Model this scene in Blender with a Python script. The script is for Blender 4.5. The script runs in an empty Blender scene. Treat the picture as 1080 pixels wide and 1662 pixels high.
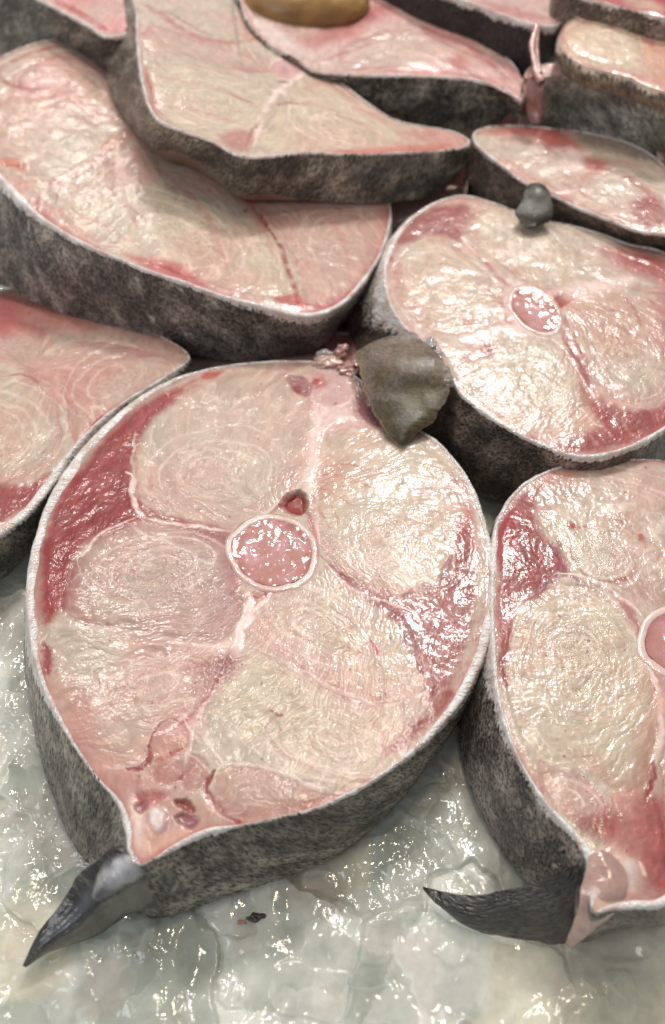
import bpy, math, numpy as np

# ------------------------------------------------------------------ camera, lamps, world
C = bpy.context.scene
COL = C.collection
U = 0.01                                   # all lengths below are in centimetres
H, PITCH, FPX, W0, H0 = 26.0, math.radians(50), 1400.0, 1080.0, 1662.0
cam_d = bpy.data.cameras.new('camera')
cam = bpy.data.objects.new('camera', cam_d); COL.objects.link(cam)
cam.location = (0, 0, H * U)
cam.rotation_euler = (math.pi / 2 - PITCH, 0, 0)
cam_d.sensor_fit = 'VERTICAL'; cam_d.sensor_height = 24.0
cam_d.lens = FPX / H0 * 24.0
cam_d.clip_start = 0.005; cam_d.clip_end = 50
cam_d.dof.use_dof = True; cam_d.dof.focus_distance = 0.275; cam_d.dof.aperture_fstop = 5.6
C.camera = cam

w = bpy.data.worlds.new('World'); C.world = w; w.use_nodes = True
bg = w.node_tree.nodes['Background']
bg.inputs[0].default_value = (0.94, 0.96, 1.0, 1); bg.inputs[1].default_value = 0.38

def lamp(name, loc, size, power, color, target=(0, 30, 0)):
    d = bpy.data.lights.new(name, 'AREA'); d.shape = 'DISK'; d.size = size * U
    d.energy = power; d.color = color
    o = bpy.data.objects.new(name, d); COL.objects.link(o)
    o.location = [v * U for v in loc]
    v = np.array(target, float) - np.array(loc, float)
    import mathutils
    o.rotation_euler = mathutils.Vector(v).to_track_quat('-Z', 'Y').to_euler()
    return o
lamp('counter_lamp', (25, 100, 112), 18, 11.5, (1.0, 0.955, 0.91))
lamp('counter_lamp', (-38, 92, 120), 14, 4.0, (1.0, 0.95, 0.90))
lamp('counter_lamp', (5, 70, 135), 20, 3.5, (1.0, 0.94, 0.86))
lamp('counter_lamp', (14, 44, 140), 12, 3.6, (1.0, 0.86, 0.62), (0, 12, 0))
lamp('counter_lamp', (-22, 135, 78), 13, 1.4, (1.0, 0.96, 0.90), (0, 40, 8))  # added low lamp, placed to give the far steaks glints
lamp('fill_light', (-90, -30, 90), 60, 4.5, (0.95, 0.97, 1.0), (0, 25, 3))  # added soft fill from the front left, for bluish ambient light

C.view_settings.view_transform = 'Standard'; C.view_settings.look = 'None'
C.view_settings.exposure = -0.20; C.view_settings.gamma = 1.0
C.view_settings.use_curve_mapping = False
C.cycles.use_denoising = True; C.cycles.sample_clamp_direct = 0.0; C.cycles.sample_clamp_indirect = 3.0
C.cycles.max_bounces = 8; C.cycles.transmission_bounces = 8
C.cycles.caustics_reflective = False; C.cycles.caustics_refractive = False

# ------------------------------------------------------------------ numeric helpers
O3 = np.array([0, 0, H]); FW = np.array([0, math.cos(PITCH), -math.sin(PITCH)])
UPV = np.array([0, math.sin(PITCH), math.cos(PITCH)])
def ray(p):
    p = np.atleast_2d(np.array(p, float))
    d = FW * FPX + np.outer(p[:, 0] - W0 / 2, [1, 0, 0]) + np.outer(H0 / 2 - p[:, 1], UPV)
    return d / np.linalg.norm(d, axis=1, keepdims=True)
def at(p, z):                              # points at height z (cm)
    d = ray(p); t = (np.asarray(z, float) - H) / d[:, 2]
    return O3 + d * t[:, None]
def on_plane(p, pl, dz=0.0):               # plane z = pl0 + pl1 x + pl2 y
    d = ray(p); t = (pl[0] + dz - H) / (d[:, 2] - pl[1] * d[:, 0] - pl[2] * d[:, 1])
    return O3 + d * t[:, None]
def plane3(*q):
    P = np.vstack([at([(a, b)], c) for a, b, c in q])
    A = np.c_[np.ones(3), P[:, 0], P[:, 1]]
    return np.linalg.solve(A, P[:, 2])
def pxcm(p, pl):                           # centimetres per photo pixel at a point
    a = on_plane([p, (p[0] + 1, p[1])], pl); return np.linalg.norm(a[1] - a[0])

_r = np.random.RandomState(7)
_PT = _r.permutation(4096); _PV = _r.rand(4096) * 2 - 1
def _h(i, j, k):
    return _PV[(_PT[(_PT[(_PT[i & 4095] + j) & 4095] + k) & 4095])]
def noise(x, y, z=0.0):
    x, y, z = np.broadcast_arrays(np.asarray(x, float), y, z)
    xi, yi, zi = np.floor(x).astype(np.int64), np.floor(y).astype(np.int64), np.floor(z).astype(np.int64)
    fx, fy, fz = x - xi, y - yi, z - zi
    fx, fy, fz = [f * f * f * (f * (f * 6 - 15) + 10) for f in (fx, fy, fz)]
    def L(a, b, t): return a + (b - a) * t
    return L(L(L(_h(xi, yi, zi), _h(xi+1, yi, zi), fx), L(_h(xi, yi+1, zi), _h(xi+1, yi+1, zi), fx), fy),
             L(L(_h(xi, yi, zi+1), _h(xi+1, yi, zi+1), fx), L(_h(xi, yi+1, zi+1), _h(xi+1, yi+1, zi+1), fx), fy), fz)
def fbm(x, y, z=0.0, o=4, g=0.5):
    s, a, n = 0, 1, 0
    for i in range(o):
        s = s + a * noise(x * 2.03 ** i + 17.3 * i, y * 2.03 ** i - 9.1 * i, z * 2.03 ** i + 5.7 * i); n += a; a *= g
    return s / n
def ss(a, b, x):
    t = np.clip((x - a) / (b - a), 0, 1); return t * t * (3 - 2 * t)
def catmull(P, n, closed=True):
    P = np.array(P, float); m = len(P); out = []
    segs = m if closed else m - 1
    for i in range(segs):
        if closed: p0, p1, p2, p3 = P[(i-1) % m], P[i], P[(i+1) % m], P[(i+2) % m]
        else: p0, p1, p2, p3 = P[max(i-1, 0)], P[i], P[i+1], P[min(i+2, m-1)]
        t = (np.arange(n) / n)[:, None]
        out.append(0.5 * ((2*p1) + (-p0+p2)*t + (2*p0-5*p1+4*p2-p3)*t*t + (-p0+3*p1-3*p2+p3)*t**3))
    if not closed: out.append(P[-1:])
    return np.vstack(out)
def srgb(c):
    c = np.array(c, float) / 255.0
    return np.where(c <= 0.04045, c / 12.92, ((c + 0.055) / 1.055) ** 2.4)
def seg_dist(X, Y, P):                     # distance and arc fraction to a polyline
    best = np.full(X.shape, 1e9); tt = np.zeros(X.shape); n = len(P) - 1
    for i in range(n):
        ax, ay = P[i]; bx, by = P[i+1]; dx, dy = bx-ax, by-ay
        L2 = dx*dx + dy*dy + 1e-12
        t = np.clip(((X-ax)*dx + (Y-ay)*dy) / L2, 0, 1)
        d = np.hypot(X-ax-t*dx, Y-ay-t*dy); k = d < best
        best[k] = d[k]; tt[k] = ((i + t) / n)[k]
    return best, tt
def poly_sd(X, Y, P):                      # signed distance, positive inside
    Q = np.vstack([P, P[:1]]); d, _ = seg_dist(X, Y, Q); ins = np.zeros(X.shape, bool)
    for i in range(len(P)):
        ax, ay = Q[i]; bx, by = Q[i+1]
        c = ((ay > Y) != (by > Y)) & (X < (bx-ax) * (Y-ay) / (by-ay + 1e-15) + ax)
        ins ^= c
    return np.where(ins, d, -d)

# ------------------------------------------------------------------ object helpers
def empty(name, loc, label, cat, group=None):
    o = bpy.data.objects.new(name, None); COL.objects.link(o); o.empty_display_size = 0.01
    o.location = [v * U for v in loc]; o['label'] = label; o['category'] = cat
    if group: o['group'] = group
    return o
def link_mesh(name, V, F, mat, parent=None, col=None, vecs=None, floats=None, smooth=True, origin=None):
    V = np.asarray(V, float) * U
    if parent is not None: V = V - np.array(origin if origin is not None else parent.location)
    me = bpy.data.meshes.new(name); F = np.asarray(F, np.int32)
    me.vertices.add(len(V)); me.vertices.foreach_set('co', V.astype(np.float32).ravel())
    k = F.shape[1]
    me.loops.add(F.size); me.loops.foreach_set('vertex_index', F.ravel())
    me.polygons.add(len(F)); me.polygons.foreach_set('loop_start', np.arange(0, F.size, k, dtype=np.int32))
    me.update(calc_edges=True)
    if smooth: me.polygons.foreach_set('use_smooth', np.ones(len(F), bool))
    if col is not None:
        a = me.attributes.new('Col', 'FLOAT_COLOR', 'POINT')
        a.data.foreach_set('color', np.c_[np.clip(col, 0, 1), np.ones(len(col))].astype(np.float32).ravel())
    for nm, v in (vecs or {}).items():
        a = me.attributes.new(nm, 'FLOAT_VECTOR', 'POINT'); a.data.foreach_set('vector', np.asarray(v, np.float32).ravel())
    for nm, v in (floats or {}).items():
        a = me.attributes.new(nm, 'FLOAT', 'POINT'); a.data.foreach_set('value', np.asarray(v, np.float32).ravel())
    me.materials.append(mat); me.validate()
    o = bpy.data.objects.new(name, me); COL.objects.link(o)
    if parent is not None: o.parent = parent
    return o
def grid_faces(nr, nc, wrap=False):        # rows x columns
    r = np.arange(nr - 1); c = np.arange(nc if wrap else nc - 1)
    R, Cc = np.meshgrid(r, c, indexing='ij'); C2 = (Cc + 1) % nc
    return np.stack([R*nc + Cc, (R+1)*nc + Cc, (R+1)*nc + C2, R*nc + C2], -1).reshape(-1, 4)

# ------------------------------------------------------------------ materials
def mat_new(name):
    m = bpy.data.materials.new(name); m.use_nodes = True
    nt = m.node_tree; return m, nt, nt.nodes['Principled BSDF']
def nd(nt, t, **k):
    n = nt.nodes.new(t)
    for a, v in k.items():
        if a in n.inputs.keys(): n.inputs[a].default_value = v
        else: setattr(n, a, v)
    return n
def attr(nt, name): return nd(nt, 'ShaderNodeAttribute', attribute_name=name)
def mth(nt, op, a, b=None):
    n = nt.nodes.new('ShaderNodeMath'); n.operation = op
    for i, v in enumerate((a, b)):
        if v is None: continue
        if isinstance(v, (int, float)): n.inputs[i].default_value = v
        else: nt.links.new(v, n.inputs[i])
    return n.outputs[0]
def ramp(nt, src, lo, hi, a=(0, 0, 0, 1), b=(1, 1, 1, 1)):
    n = nt.nodes.new('ShaderNodeValToRGB'); e = n.color_ramp.elements
    e[0].position, e[1].position = lo, hi; e[0].color, e[1].color = a, b
    nt.links.new(src, n.inputs[0]); return n.outputs[0]
def mixc(nt, f, a, b):
    n = nt.nodes.new('ShaderNodeMix'); n.data_type = 'RGBA'
    for s, v in ((n.inputs[0], f), (n.inputs[6], a), (n.inputs[7], b)):
        if isinstance(v, (int, float, tuple, list)): s.default_value = v
        else: nt.links.new(v, s)
    return n.outputs[2]
def bump(nt, h, dist, strength=1.0, nrm=None):
    b = nd(nt, 'ShaderNodeBump', Strength=strength, Distance=dist); nt.links.new(h, b.inputs['Height'])
    if nrm is not None: nt.links.new(nrm, b.inputs['Normal'])
    return b.outputs[0]
def nz(nt, scale, vec=None, detail=3.0, rough=0.5, typ='FBM', out='Fac'):
    n = nd(nt, 'ShaderNodeTexNoise', Scale=scale, Detail=detail, Roughness=rough)
    if vec is not None: nt.links.new(vec, n.inputs['Vector'])
    return n.outputs[out]

def flesh_material(name, bumpk=1.0, rough=0.36, coat=0.48, glint=1.0):
    m, nt, b = mat_new(name); L = nt.links.new
    ca = attr(nt, 'Col'); g = attr(nt, 'grain'); tc = nd(nt, 'ShaderNodeTexCoord')
    fib = nz(nt, 1.0, g.outputs['Vector'], 2.0, 0.5)
    mic = nz(nt, 1000.0, tc.outputs['Object'], 1.0, 0.5)
    mot = nz(nt, 260.0, tc.outputs['Object'], 3.0)
    f = ramp(nt, fib, 0.35, 0.7)
    hs = nd(nt, 'ShaderNodeHueSaturation', Saturation=1.0); L(ca.outputs['Color'], hs.inputs['Color'])
    v = mth(nt, 'ADD', mth(nt, 'MULTIPLY', f, 0.09), mth(nt, 'MULTIPLY', mot, 0.22))
    L(mth(nt, 'ADD', v, 0.84), hs.inputs['Value'])
    L(hs.outputs[0], b.inputs['Base Color'])
    h = mth(nt, 'ADD', mth(nt, 'MULTIPLY', fib, 0.75 * glint), mth(nt, 'MULTIPLY', mic, 0.62))
    # a wetter film lies in patches: the relief fades where the juice stands
    wetp = ramp(nt, nz(nt, 90.0, tc.outputs['Object'], 2.0), 0.35, 0.62)
    h = mth(nt, 'MULTIPLY', h, mth(nt, 'ADD', mth(nt, 'MULTIPLY', wetp, 0.80), 0.20))
    nrm = bump(nt, h, 0.00013 * bumpk)
    L(nrm, b.inputs['Normal']); L(nrm, b.inputs['Coat Normal'])
    b.inputs['Roughness'].default_value = rough
    b.inputs['Coat Weight'].default_value = coat; b.inputs['Coat Roughness'].default_value = 0.13
    b.inputs['Coat IOR'].default_value = 1.45
    b.inputs['Specular IOR Level'].default_value = 0.3
    b.inputs['Subsurface Weight'].default_value = 0.25
    b.inputs['Subsurface Radius'].default_value = (1.0, 0.35, 0.22)
    b.inputs['Subsurface Scale'].default_value = 0.0035
    return m

def skin_material(name, dark, mid, light, cell=5.0, white=(0.80, 0.78, 0.76), stretch=2.2, relief=1.0, spec=0.35, fleck=0.0, coatw=0.8):
    m, nt, b = mat_new(name); L = nt.links.new
    wuv = attr(nt, 'wuv'); wt = attr(nt, 'white')
    mp = nd(nt, 'ShaderNodeMapping'); L(wuv.outputs['Vector'], mp.inputs['Vector'])
    mp.inputs['Rotation'].default_value = (0, 0, 0.35); mp.inputs['Scale'].default_value = (stretch, 1.0, 1.0)
    wob = nd(nt, 'ShaderNodeTexNoise', Scale=2.5, Detail=2.0); L(mp.outputs[0], wob.inputs['Vector'])
    mixv = nd(nt, 'ShaderNodeMixRGB', blend_type='ADD'); mixv.inputs[0].default_value = 0.35
    L(mp.outputs[0], mixv.inputs[1]); L(wob.outputs['Color'], mixv.inputs[2])
    vor = nd(nt, 'ShaderNodeTexVoronoi', Scale=cell, Randomness=1.0); L(mixv.outputs[0], vor.inputs['Vector'])
    n1 = nz(nt, cell * 0.9, mixv.outputs[0], 6.0, 0.65); n2 = nz(nt, 0.9, wuv.outputs['Vector'], 3.0, 0.6)
    n3 = nz(nt, cell * 5, mixv.outputs[0], 3.0, 0.6)
    c1 = mixc(nt, ramp(nt, n1, 0.44, 0.58), (*dark, 1), (*mid, 1))
    c2 = mixc(nt, mth(nt, 'MULTIPLY', ramp(nt, n2, 0.40, 0.72), 0.85), c1, (*light, 1))
    pit = ramp(nt, vor.outputs['Distance'], 0.12, 0.58)
    c3 = mixc(nt, mth(nt, 'MULTIPLY', mth(nt, 'SUBTRACT', 1.0, pit), 0.85), c2, tuple(0.30 * v for v in dark) + (1,))
    n5 = nz(nt, 0.45, wuv.outputs['Vector'], 3.0, 0.6)
    tone = nd(nt, 'ShaderNodeHueSaturation', Saturation=1.25); L(c3, tone.inputs['Color']); L(mth(nt, 'ADD', mth(nt, 'MULTIPLY', ramp(nt, n5, 0.36, 0.64), 0.95), 0.50), tone.inputs['Value']); c3 = tone.outputs[0]
    v2 = nd(nt, 'ShaderNodeTexVoronoi', Scale=cell * 1.1, Randomness=1.0); L(mixv.outputs[0], v2.inputs['Vector'])
    sp = mth(nt, 'SUBTRACT', 1.0, ramp(nt, v2.outputs['Distance'], 0.22, 0.36))
    c3 = mixc(nt, mth(nt, 'MULTIPLY', sp, 0.88), c3, tuple(0.25 * v for v in dark) + (1,))
    c3 = mixc(nt, mth(nt, 'MULTIPLY', ramp(nt, n3, 0.55, 0.75), 0.35), c3, (*[min(1, v * 1.6) for v in light], 1))
    if fleck > 0:
        fl = ramp(nt, nz(nt, 1.8, wuv.outputs['Vector'], 2.0, 0.5), 0.70 - fleck, 0.73 - fleck)
        c3 = mixc(nt, fl, c3, (0.45, 0.44, 0.40, 1))
    # bare dermis: a ragged, speckled limit between the white cut edge and the pigment
    thr = mth(nt, 'ADD', wt.outputs['Fac'], mth(nt, 'MULTIPLY', mth(nt, 'SUBTRACT', n1, 0.5), 0.55))
    thr = mth(nt, 'ADD', thr, mth(nt, 'MULTIPLY', mth(nt, 'SUBTRACT', pit, 0.75), 0.42))
    wmask = ramp(nt, thr, 0.42, 0.58)
    wcol = mixc(nt, ramp(nt, nz(nt, 1.6, wuv.outputs['Vector'], 3.0), 0.4, 0.65), (*white, 1), (0.62, 0.50, 0.45, 1))
    wcol = mixc(nt, mth(nt, 'MULTIPLY', mth(nt, 'MULTIPLY', sp, ramp(nt, wt.outputs['Fac'], 1.02, 0.80)), 0.7), wcol, (0.10, 0.09, 0.08, 1))
    L(mixc(nt, wmask, c3, wcol), b.inputs['Base Color'])
    h = mth(nt, 'ADD', mth(nt, 'MULTIPLY', pit, 1.0), mth(nt, 'MULTIPLY', n3, 0.55))
    h = mth(nt, 'MULTIPLY', h, mth(nt, 'SUBTRACT', 1.0, mth(nt, 'MULTIPLY', wmask, 0.6)))
    nrm = bump(nt, h, 0.0010 * relief); L(nrm, b.inputs['Normal'])
    b.inputs['Roughness'].default_value = 0.36; b.inputs['Specular IOR Level'].default_value = spec
    b.inputs['Coat Weight'].default_value = coatw; b.inputs['Coat Roughness'].default_value = 0.07
    L(bump(nt, h, 0.0007 * relief), b.inputs['Coat Normal'])
    b.inputs['Subsurface Weight'].default_value = 0.08; b.inputs['Subsurface Scale'].default_value = 0.002
    return m

def wet_material(name, color=None, rough=0.2, sss=0.3, scale=350.0, dist=0.0003, coat=0.8, trans=0.0, sheen=0.0):
    m, nt, b = mat_new(name); L = nt.links.new
    tc = nd(nt, 'ShaderNodeTexCoord'); n = nz(nt, scale, tc.outputs['Object'], 4.0, 0.6)
    if color is None: src = attr(nt, 'Col').outputs['Color']
    else:
        src = mixc(nt, ramp(nt, nz(nt, scale * .35, tc.outputs['Object'], 4.0, .6), 0.35, 0.65), tuple(0.6 * v for v in color) + (1,), (*color, 1))
    L(src, b.inputs['Base Color'])
    nr = bump(nt, n, dist); L(nr, b.inputs['Normal']); L(nr, b.inputs['Coat Normal'])
    b.inputs['Roughness'].default_value = rough; b.inputs['Coat Weight'].default_value = coat
    b.inputs['Coat Roughness'].default_value = 0.06
    b.inputs['Subsurface Weight'].default_value = sss; b.inputs['Subsurface Scale'].default_value = 0.003
    b.inputs['Subsurface Radius'].default_value = (1, 0.5, 0.35)
    b.inputs['Transmission Weight'].default_value = trans
    return m

# ------------------------------------------------------------------ the fish steak builder
PAL = dict(pale=(184, 167, 151), pink=(184, 132, 124), rose=(162, 80, 80), red=(134, 40, 42), deep=(122, 30, 34),
           dark=(128, 52, 62), purple=(136, 78, 88), white=(232, 208, 200), cream=(191, 175, 153), blood=(140, 12, 16),
           jelly=(196, 150, 152), orange=(184, 104, 86), grey=(152, 130, 122), brown=(96, 60, 44), milk=(222, 214, 212),
           coral=(170, 72, 68), far=(192, 160, 152))
PC = {k: srgb(v) for k, v in PAL.items()}

class Steak:
    def __init__(s, label, pl, centre, contour, t, fmat, smat, base='pale', nt=700, ns=160, group='fish steaks lying on the ice', skin_nv=34, name='fish_steak', cat='fish steak', seed=0):
        s.pl, s.seed, s.base = pl, seed, base
        P = np.array([c[:2] for c in contour], float)
        T = on_plane(P, pl)[:, :2]
        bot = np.zeros_like(T); wd = np.zeros(len(P)); dk = np.zeros(len(P))
        for i, c in enumerate(contour):
            wd[i] = c[2] * pxcm(c[:2], pl)
            dk[i] = c[3] if len(c) > 3 and c[3] is not None else 0.30       # depth of white over the edge (cm)
            if len(c) > 4: bot[i] = on_plane([c[4]], pl, -t)[0, :2] - T[i]
        A = np.c_[T, wd, dk, bot]
        D = catmull(A, 24)
        # resample evenly
        seg = np.hypot(*np.diff(np.vstack([D[:, :2], D[:1, :2]]), axis=0).T); cum = np.r_[0, np.cumsum(seg)]
        q = np.linspace(0, cum[-1], nt, endpoint=False); D2 = np.vstack([D, D[:1]])
        R = np.c_[[np.interp(q, cum, D2[:, k]) for k in range(6)]].T
        s.out, s.w, s.dk, s.bo, s.arc = R[:, :2], np.maximum(R[:, 2] * 0.8 * (1 + 0.38 * fbm(q * 0.9, 0 * q + seed, 3.3, 3)), 0.03), R[:, 3], R[:, 4:6], q
        tg = np.roll(s.out, -3, 0) - np.roll(s.out, 3, 0); tg /= np.linalg.norm(tg, axis=1, keepdims=True)
        nr = np.c_[tg[:, 1], -tg[:, 0]]
        area = 0.5 * np.sum(s.out[:, 0] * np.roll(s.out[:, 1], -1) - s.out[:, 1] * np.roll(s.out[:, 0], -1))
        if area < 0: nr = -nr
        s.nr = nr; s.t = t; s.nt = nt; s.ns = ns
        s.cen = on_plane([centre], pl)[0, :2]
        zc = pl[0] + pl[1] * s.cen[0] + pl[2] * s.cen[1]
        s.root = empty(name, (s.cen[0], s.cen[1], zc - t), label, cat, group)
        s.fmat, s.smat, s.skin_nv = fmat, smat, skin_nv
        s.ops = []; s.pits = []; s.spine = s.cen.copy(); s.curl = 1.0
    def Z(s, X, Y): return s.pl[0] + s.pl[1] * X + s.pl[2] * Y
    def px(s, pts): return on_plane(pts, s.pl)[:, :2]
    def block(s, pts, c, tint=None, a=0.5, rings=5.0, amp=1.0, dome=0.05): s.ops.append(('block', pts, c, tint, a, rings, amp, dome))
    def blob(s, pts, color, a=1.0, soft=6, rag=1.0, h=0.0): s.ops.append(('blob', pts, color, a, soft, rag, h))
    def line(s, pts, color, wpx, a=1.0, h=0.0, rag=1.0, taper=True): s.ops.append(('line', pts, color, wpx, a, h, rag, taper))
    def arcs(s, c, rx, ry, rot, a0, a1, fr, color='white', wpx=4, a=0.4, h=0.006):
        ro = math.radians(rot); rs = np.random.RandomState(int(c[0]) + int(c[1]))
        for f_ in fr:
            ja, jb = rs.uniform(-18, 18, 2); js = rs.uniform(-.04, .04); th = np.radians(np.linspace(a0 + ja, a1 + jb, 9)); f2 = f_ * (1 + 0.06 * rs.uniform(-1, 1, 9)); ox, oy = rs.uniform(-5, 5, 2)
            s.line([(c[0] + ox + g * (rx * math.cos(t) * math.cos(ro) - ry * math.sin(t) * math.sin(ro)), c[1] + oy + g * (rx * math.cos(t) * math.sin(ro) + ry * math.sin(t) * math.cos(ro))) for t, g in zip(th, f2)],
                   color, wpx * rs.uniform(.6, 1.2), a * rs.uniform(.6, 1.15), h, 2.2)
    def dot(s, c, r, color, a=1.0, h=0.0, ry=None):
        ry = ry or r
        pts = [(c[0] + r * math.cos(k * math.pi / 4), c[1] + ry * math.sin(k * math.pi / 4)) for k in range(8)]
        s.blob(pts, color, a, max(2, 0.3 * r), 0.5, h)
    def field(s, X, Y):
        n = len(X); sd = s.seed * 13.7
        wx = X + 0.10 * fbm(X * 1.3 + sd, Y * 1.3, 3.1) + 0.035 * noise(X * 6, Y * 6, 1.7 + sd)
        wy = Y + 0.10 * fbm(X * 1.3 + sd, Y * 1.3, 9.4) + 0.035 * noise(X * 6, Y * 6, 7.7 + sd)
        base = PC[s.base]
        m1 = fbm(X * 0.35 + sd, Y * 0.35, 2.0); m2 = fbm(X * 1.7 + sd, Y * 1.7, 4.0)
        col = base[None] * (1 + 0.12 * m1 + 0.10 * m2)[:, None]
        col = col + (PC['pink'] - PC['pale'])[None] * (np.clip(0.25 + m1 * 1.8, 0, 1) * 0.7)[:, None]
        h = 0.07 * fbm(X * 0.45 + sd, Y * 0.45, 1.0, 3) + 0.020 * fbm(X * 2.2, Y * 2.2, 6.0 + sd, 3)
        G = np.c_[X * 9 , Y * 5, np.zeros(n) + sd]
        fibre = fbm(X * 6 + sd, Y * 3.0, 0.3, 3)
        ringh = np.zeros(n); fline = np.zeros(n)
        for op in s.ops:
            if op[0] != 'block': continue
            _, pts, c, tint, a, rings, amp, dome = op
            P = catmull(s.px(pts), 3); cc = s.px([c])[0]
            lo, hi = P.min(0) - 0.3, P.max(0) + 0.3
            k = np.where((wx > lo[0]) & (wx < hi[0]) & (wy > lo[1]) & (wy < hi[1]))[0]
            if not len(k): continue
            x, y = wx[k], wy[k]; sdist = poly_sd(x, y, P); ins = ss(-0.05, 0.08, sdist)
            dx, dy = x - cc[0], y - cc[1]; r = np.hypot(dx, dy) + 1e-6
            u = r / (r + np.maximum(sdist, 0.0)); Rm = math.sqrt(np.ptp(P[:, 0]) * np.ptp(P[:, 1])) / 2
            ca, sa = dx / r, dy / r
            # small centre: fade rings where the angle turns meaningless
            wob = 0.11 * noise(ca * 1.6 + sd, sa * 1.6, u * 2) + 0.07 * fbm(x * 0.9, y * 0.9, sd, 3)
            uu = (u + wob) * Rm
            env = ss(0.02, 0.2, u) * ss(-0.45, 0.6, fbm(x * 0.9, y * 0.9, 5.5 + sd, 3))
            ph = uu * rings * 2 * math.pi / 2.2
            wav = np.sin(ph) * 0.6 + 0.4 * np.sin(ph * 2.31 + 1.0)
            fb = fbm(uu * 7.5, ca * 2.6 * Rm * 0.6, sa * 2.6 * Rm * 0.6 + sd, 3, 0.6)
            fb2 = fbm(uu * 19, ca * 7.0 * Rm * 0.5, sa * 7.0 * Rm * 0.5 + sd, 2, 0.6)
            ox, oy = x - s.spine[0], y - s.spine[1]; rho = np.hypot(ox, oy); c0 = math.atan2(cc[1] - s.spine[1], cc[0] - s.spine[0])
            phi = (np.arctan2(oy, ox) - c0 + math.pi) % (2 * math.pi) - math.pi
            bend = phi + 0.10 * rho * s.curl + 0.10 * fbm(x * .7, y * .7, 14. + sd, 2)
            rm = math.hypot(cc[0] - s.spine[0], cc[1] - s.spine[1])
            fl = fbm(bend * rm * 5.5, rho * 0.9, sd + 3., 4, 0.65); fl2 = fbm(bend * rm * 15, rho * 2.2, sd + 4., 2, 0.6)
            mw = ss(0.30, 0.70, u + 0.15 * noise(x, y, 3.))
            fbm_ = fb * (1 - mw) + fl * mw; fb2 = fb2 * (1 - mw) + fl2 * mw; fb = fbm_
            hh = amp * env * (1 - 0.6 * mw) * (0.006 * wav) + amp * (0.0075 * fb + 0.0055 * fb2)
            wav = wav * (1 - 0.5 * mw)
            ringh[k] = ringh[k] * (1 - ins) + hh * ins
            h[k] += ins * dome * 0.4 * (ss(0, 0.55, sdist) - 0.5)
            ln = ss(0.80, 0.99, 1 - np.abs(2.2 * (noise(bend * rm * 3.2, rho * 0.45, sd + 7.) * mw + noise(uu * 3.6, ca * Rm * .8, sa * Rm * .8 + sd) * (1 - mw))))
            fline[k] = np.maximum(fline[k], ins * ln * ss(-.4, .4, noise(x * 1.1, y * 1.1, 44.)))
            fibre[k] = fibre[k] * (1 - ins) + ins * (fb * 1.3 + 0.40 * env * wav * amp)
            inb = sdist > 0
            G[k[inb]] = np.c_[uu * 13, ca * 6.0 * Rm, sa * 6.0 * Rm + sd][inb]
            if dome == 0: ins = ins * ss(-0.02, 0.35, sdist)
            if tint is not None:
                al = (ins * a)[:, None]; col[k] = col[k] * (1 - al) + PC[tint][None] * al
            # translucent edge against the septum
            e = (ins * (1 - ss(0.0, 0.9, sdist + 0.35 * fbm(x, y, 31., 2))) * ss(-.5, .4, fbm(x * .5, y * .5, 33. + sd, 2)) * (0.85 if dome else 0.30))[:, None]
            col[k] = col[k] * (1 - e) + (col[k] * 0.55 + PC['rose'] * 0.45) * e
        col = col * (1 + 0.24 * fibre)[:, None]
        col = col + (PC['cream'] - PC['pale'])[None] * np.clip(fibre, 0, 1)[:, None] * 0.35
        fa = (fline * 0.38)[:, None]; col = col * (1 - fa) + srgb((232, 216, 200))[None] * fa; h = h + 0.006 * fline
        redness = np.zeros(n)
        for op in s.ops:
            if op[0] == 'blob':
                _, pts, color, a, soft, rag, hh = op
                P = catmull(s.px(pts), 3); sc = pxcm(pts[0], s.pl); so = soft * sc * 1.7
                mg = so + 0.25
                lo, hi = P.min(0) - mg, P.max(0) + mg
                k = np.where((wx > lo[0]) & (wx < hi[0]) & (wy > lo[1]) & (wy < hi[1]))[0]
                if not len(k): continue
                x, y = wx[k], wy[k]
                sdist = poly_sd(x, y, P) + rag * (0.07 * fbm(x * 4, y * 4, 2.2 + sd, 3) + 0.03 * noise(x * 17, y * 17, 1.0))
                al = a * ss(-so, so, sdist)
                cc = PC[color] if isinstance(color, str) else srgb(color)
                mm = fbm(x * 2.6, y * 2.6, 8.8 + sd, 4, 0.6)
                isr = cc[1] < 0.12
                cm = cc[None] * (1 + 0.35 * mm)[:, None]
                if isr:                                     # dark muscle is never one red
                    q = ss(-0.1, 0.5, fbm(x * 1.6, y * 1.6, 12.0 + sd, 4, 0.6))[:, None] * 0.28
                    cm = cm * (1 - q) + PC['rose'][None] * q
                    redness[k] = np.maximum(redness[k], al)
                col[k] = col[k] * (1 - al[:, None]) + cm * al[:, None]
                h[k] += hh * al
            elif op[0] == 'line':
                _, pts, color, wpx, a, hh, rag, taper = op
                Pp = s.px(pts); P = catmull(Pp, 5, closed=False); sc = pxcm(pts[0], s.pl); wd = wpx * sc / 2
                mg = wd * 2.5 + 0.2; lo, hi = P.min(0) - mg, P.max(0) + mg
                k = np.where((wx > lo[0]) & (wx < hi[0]) & (wy > lo[1]) & (wy < hi[1]))[0]
                if not len(k): continue
                x, y = wx[k], wy[k]; d, tt = seg_dist(x, y, P)
                d = d + rag * 0.4 * wd * fbm(x * 5, y * 5, 3.3 + sd, 3)
                wl = wd * (0.25 + 0.75 * ss(0, 0.25, tt) * ss(1, 0.75, tt) + 0.1) if taper else wd
                al = a * (1 - ss(wl * 0.35, wl * 1.45, d)) * np.clip(0.85 + 0.6 * noise(x * 3, y * 3, 4.0), 0, 1)
                cc = PC[color] if isinstance(color, str) else srgb(color)
                col[k] = col[k] * (1 - al[:, None]) + cc[None] * al[:, None]
                h[k] += 0.55 * hh * al
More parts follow.
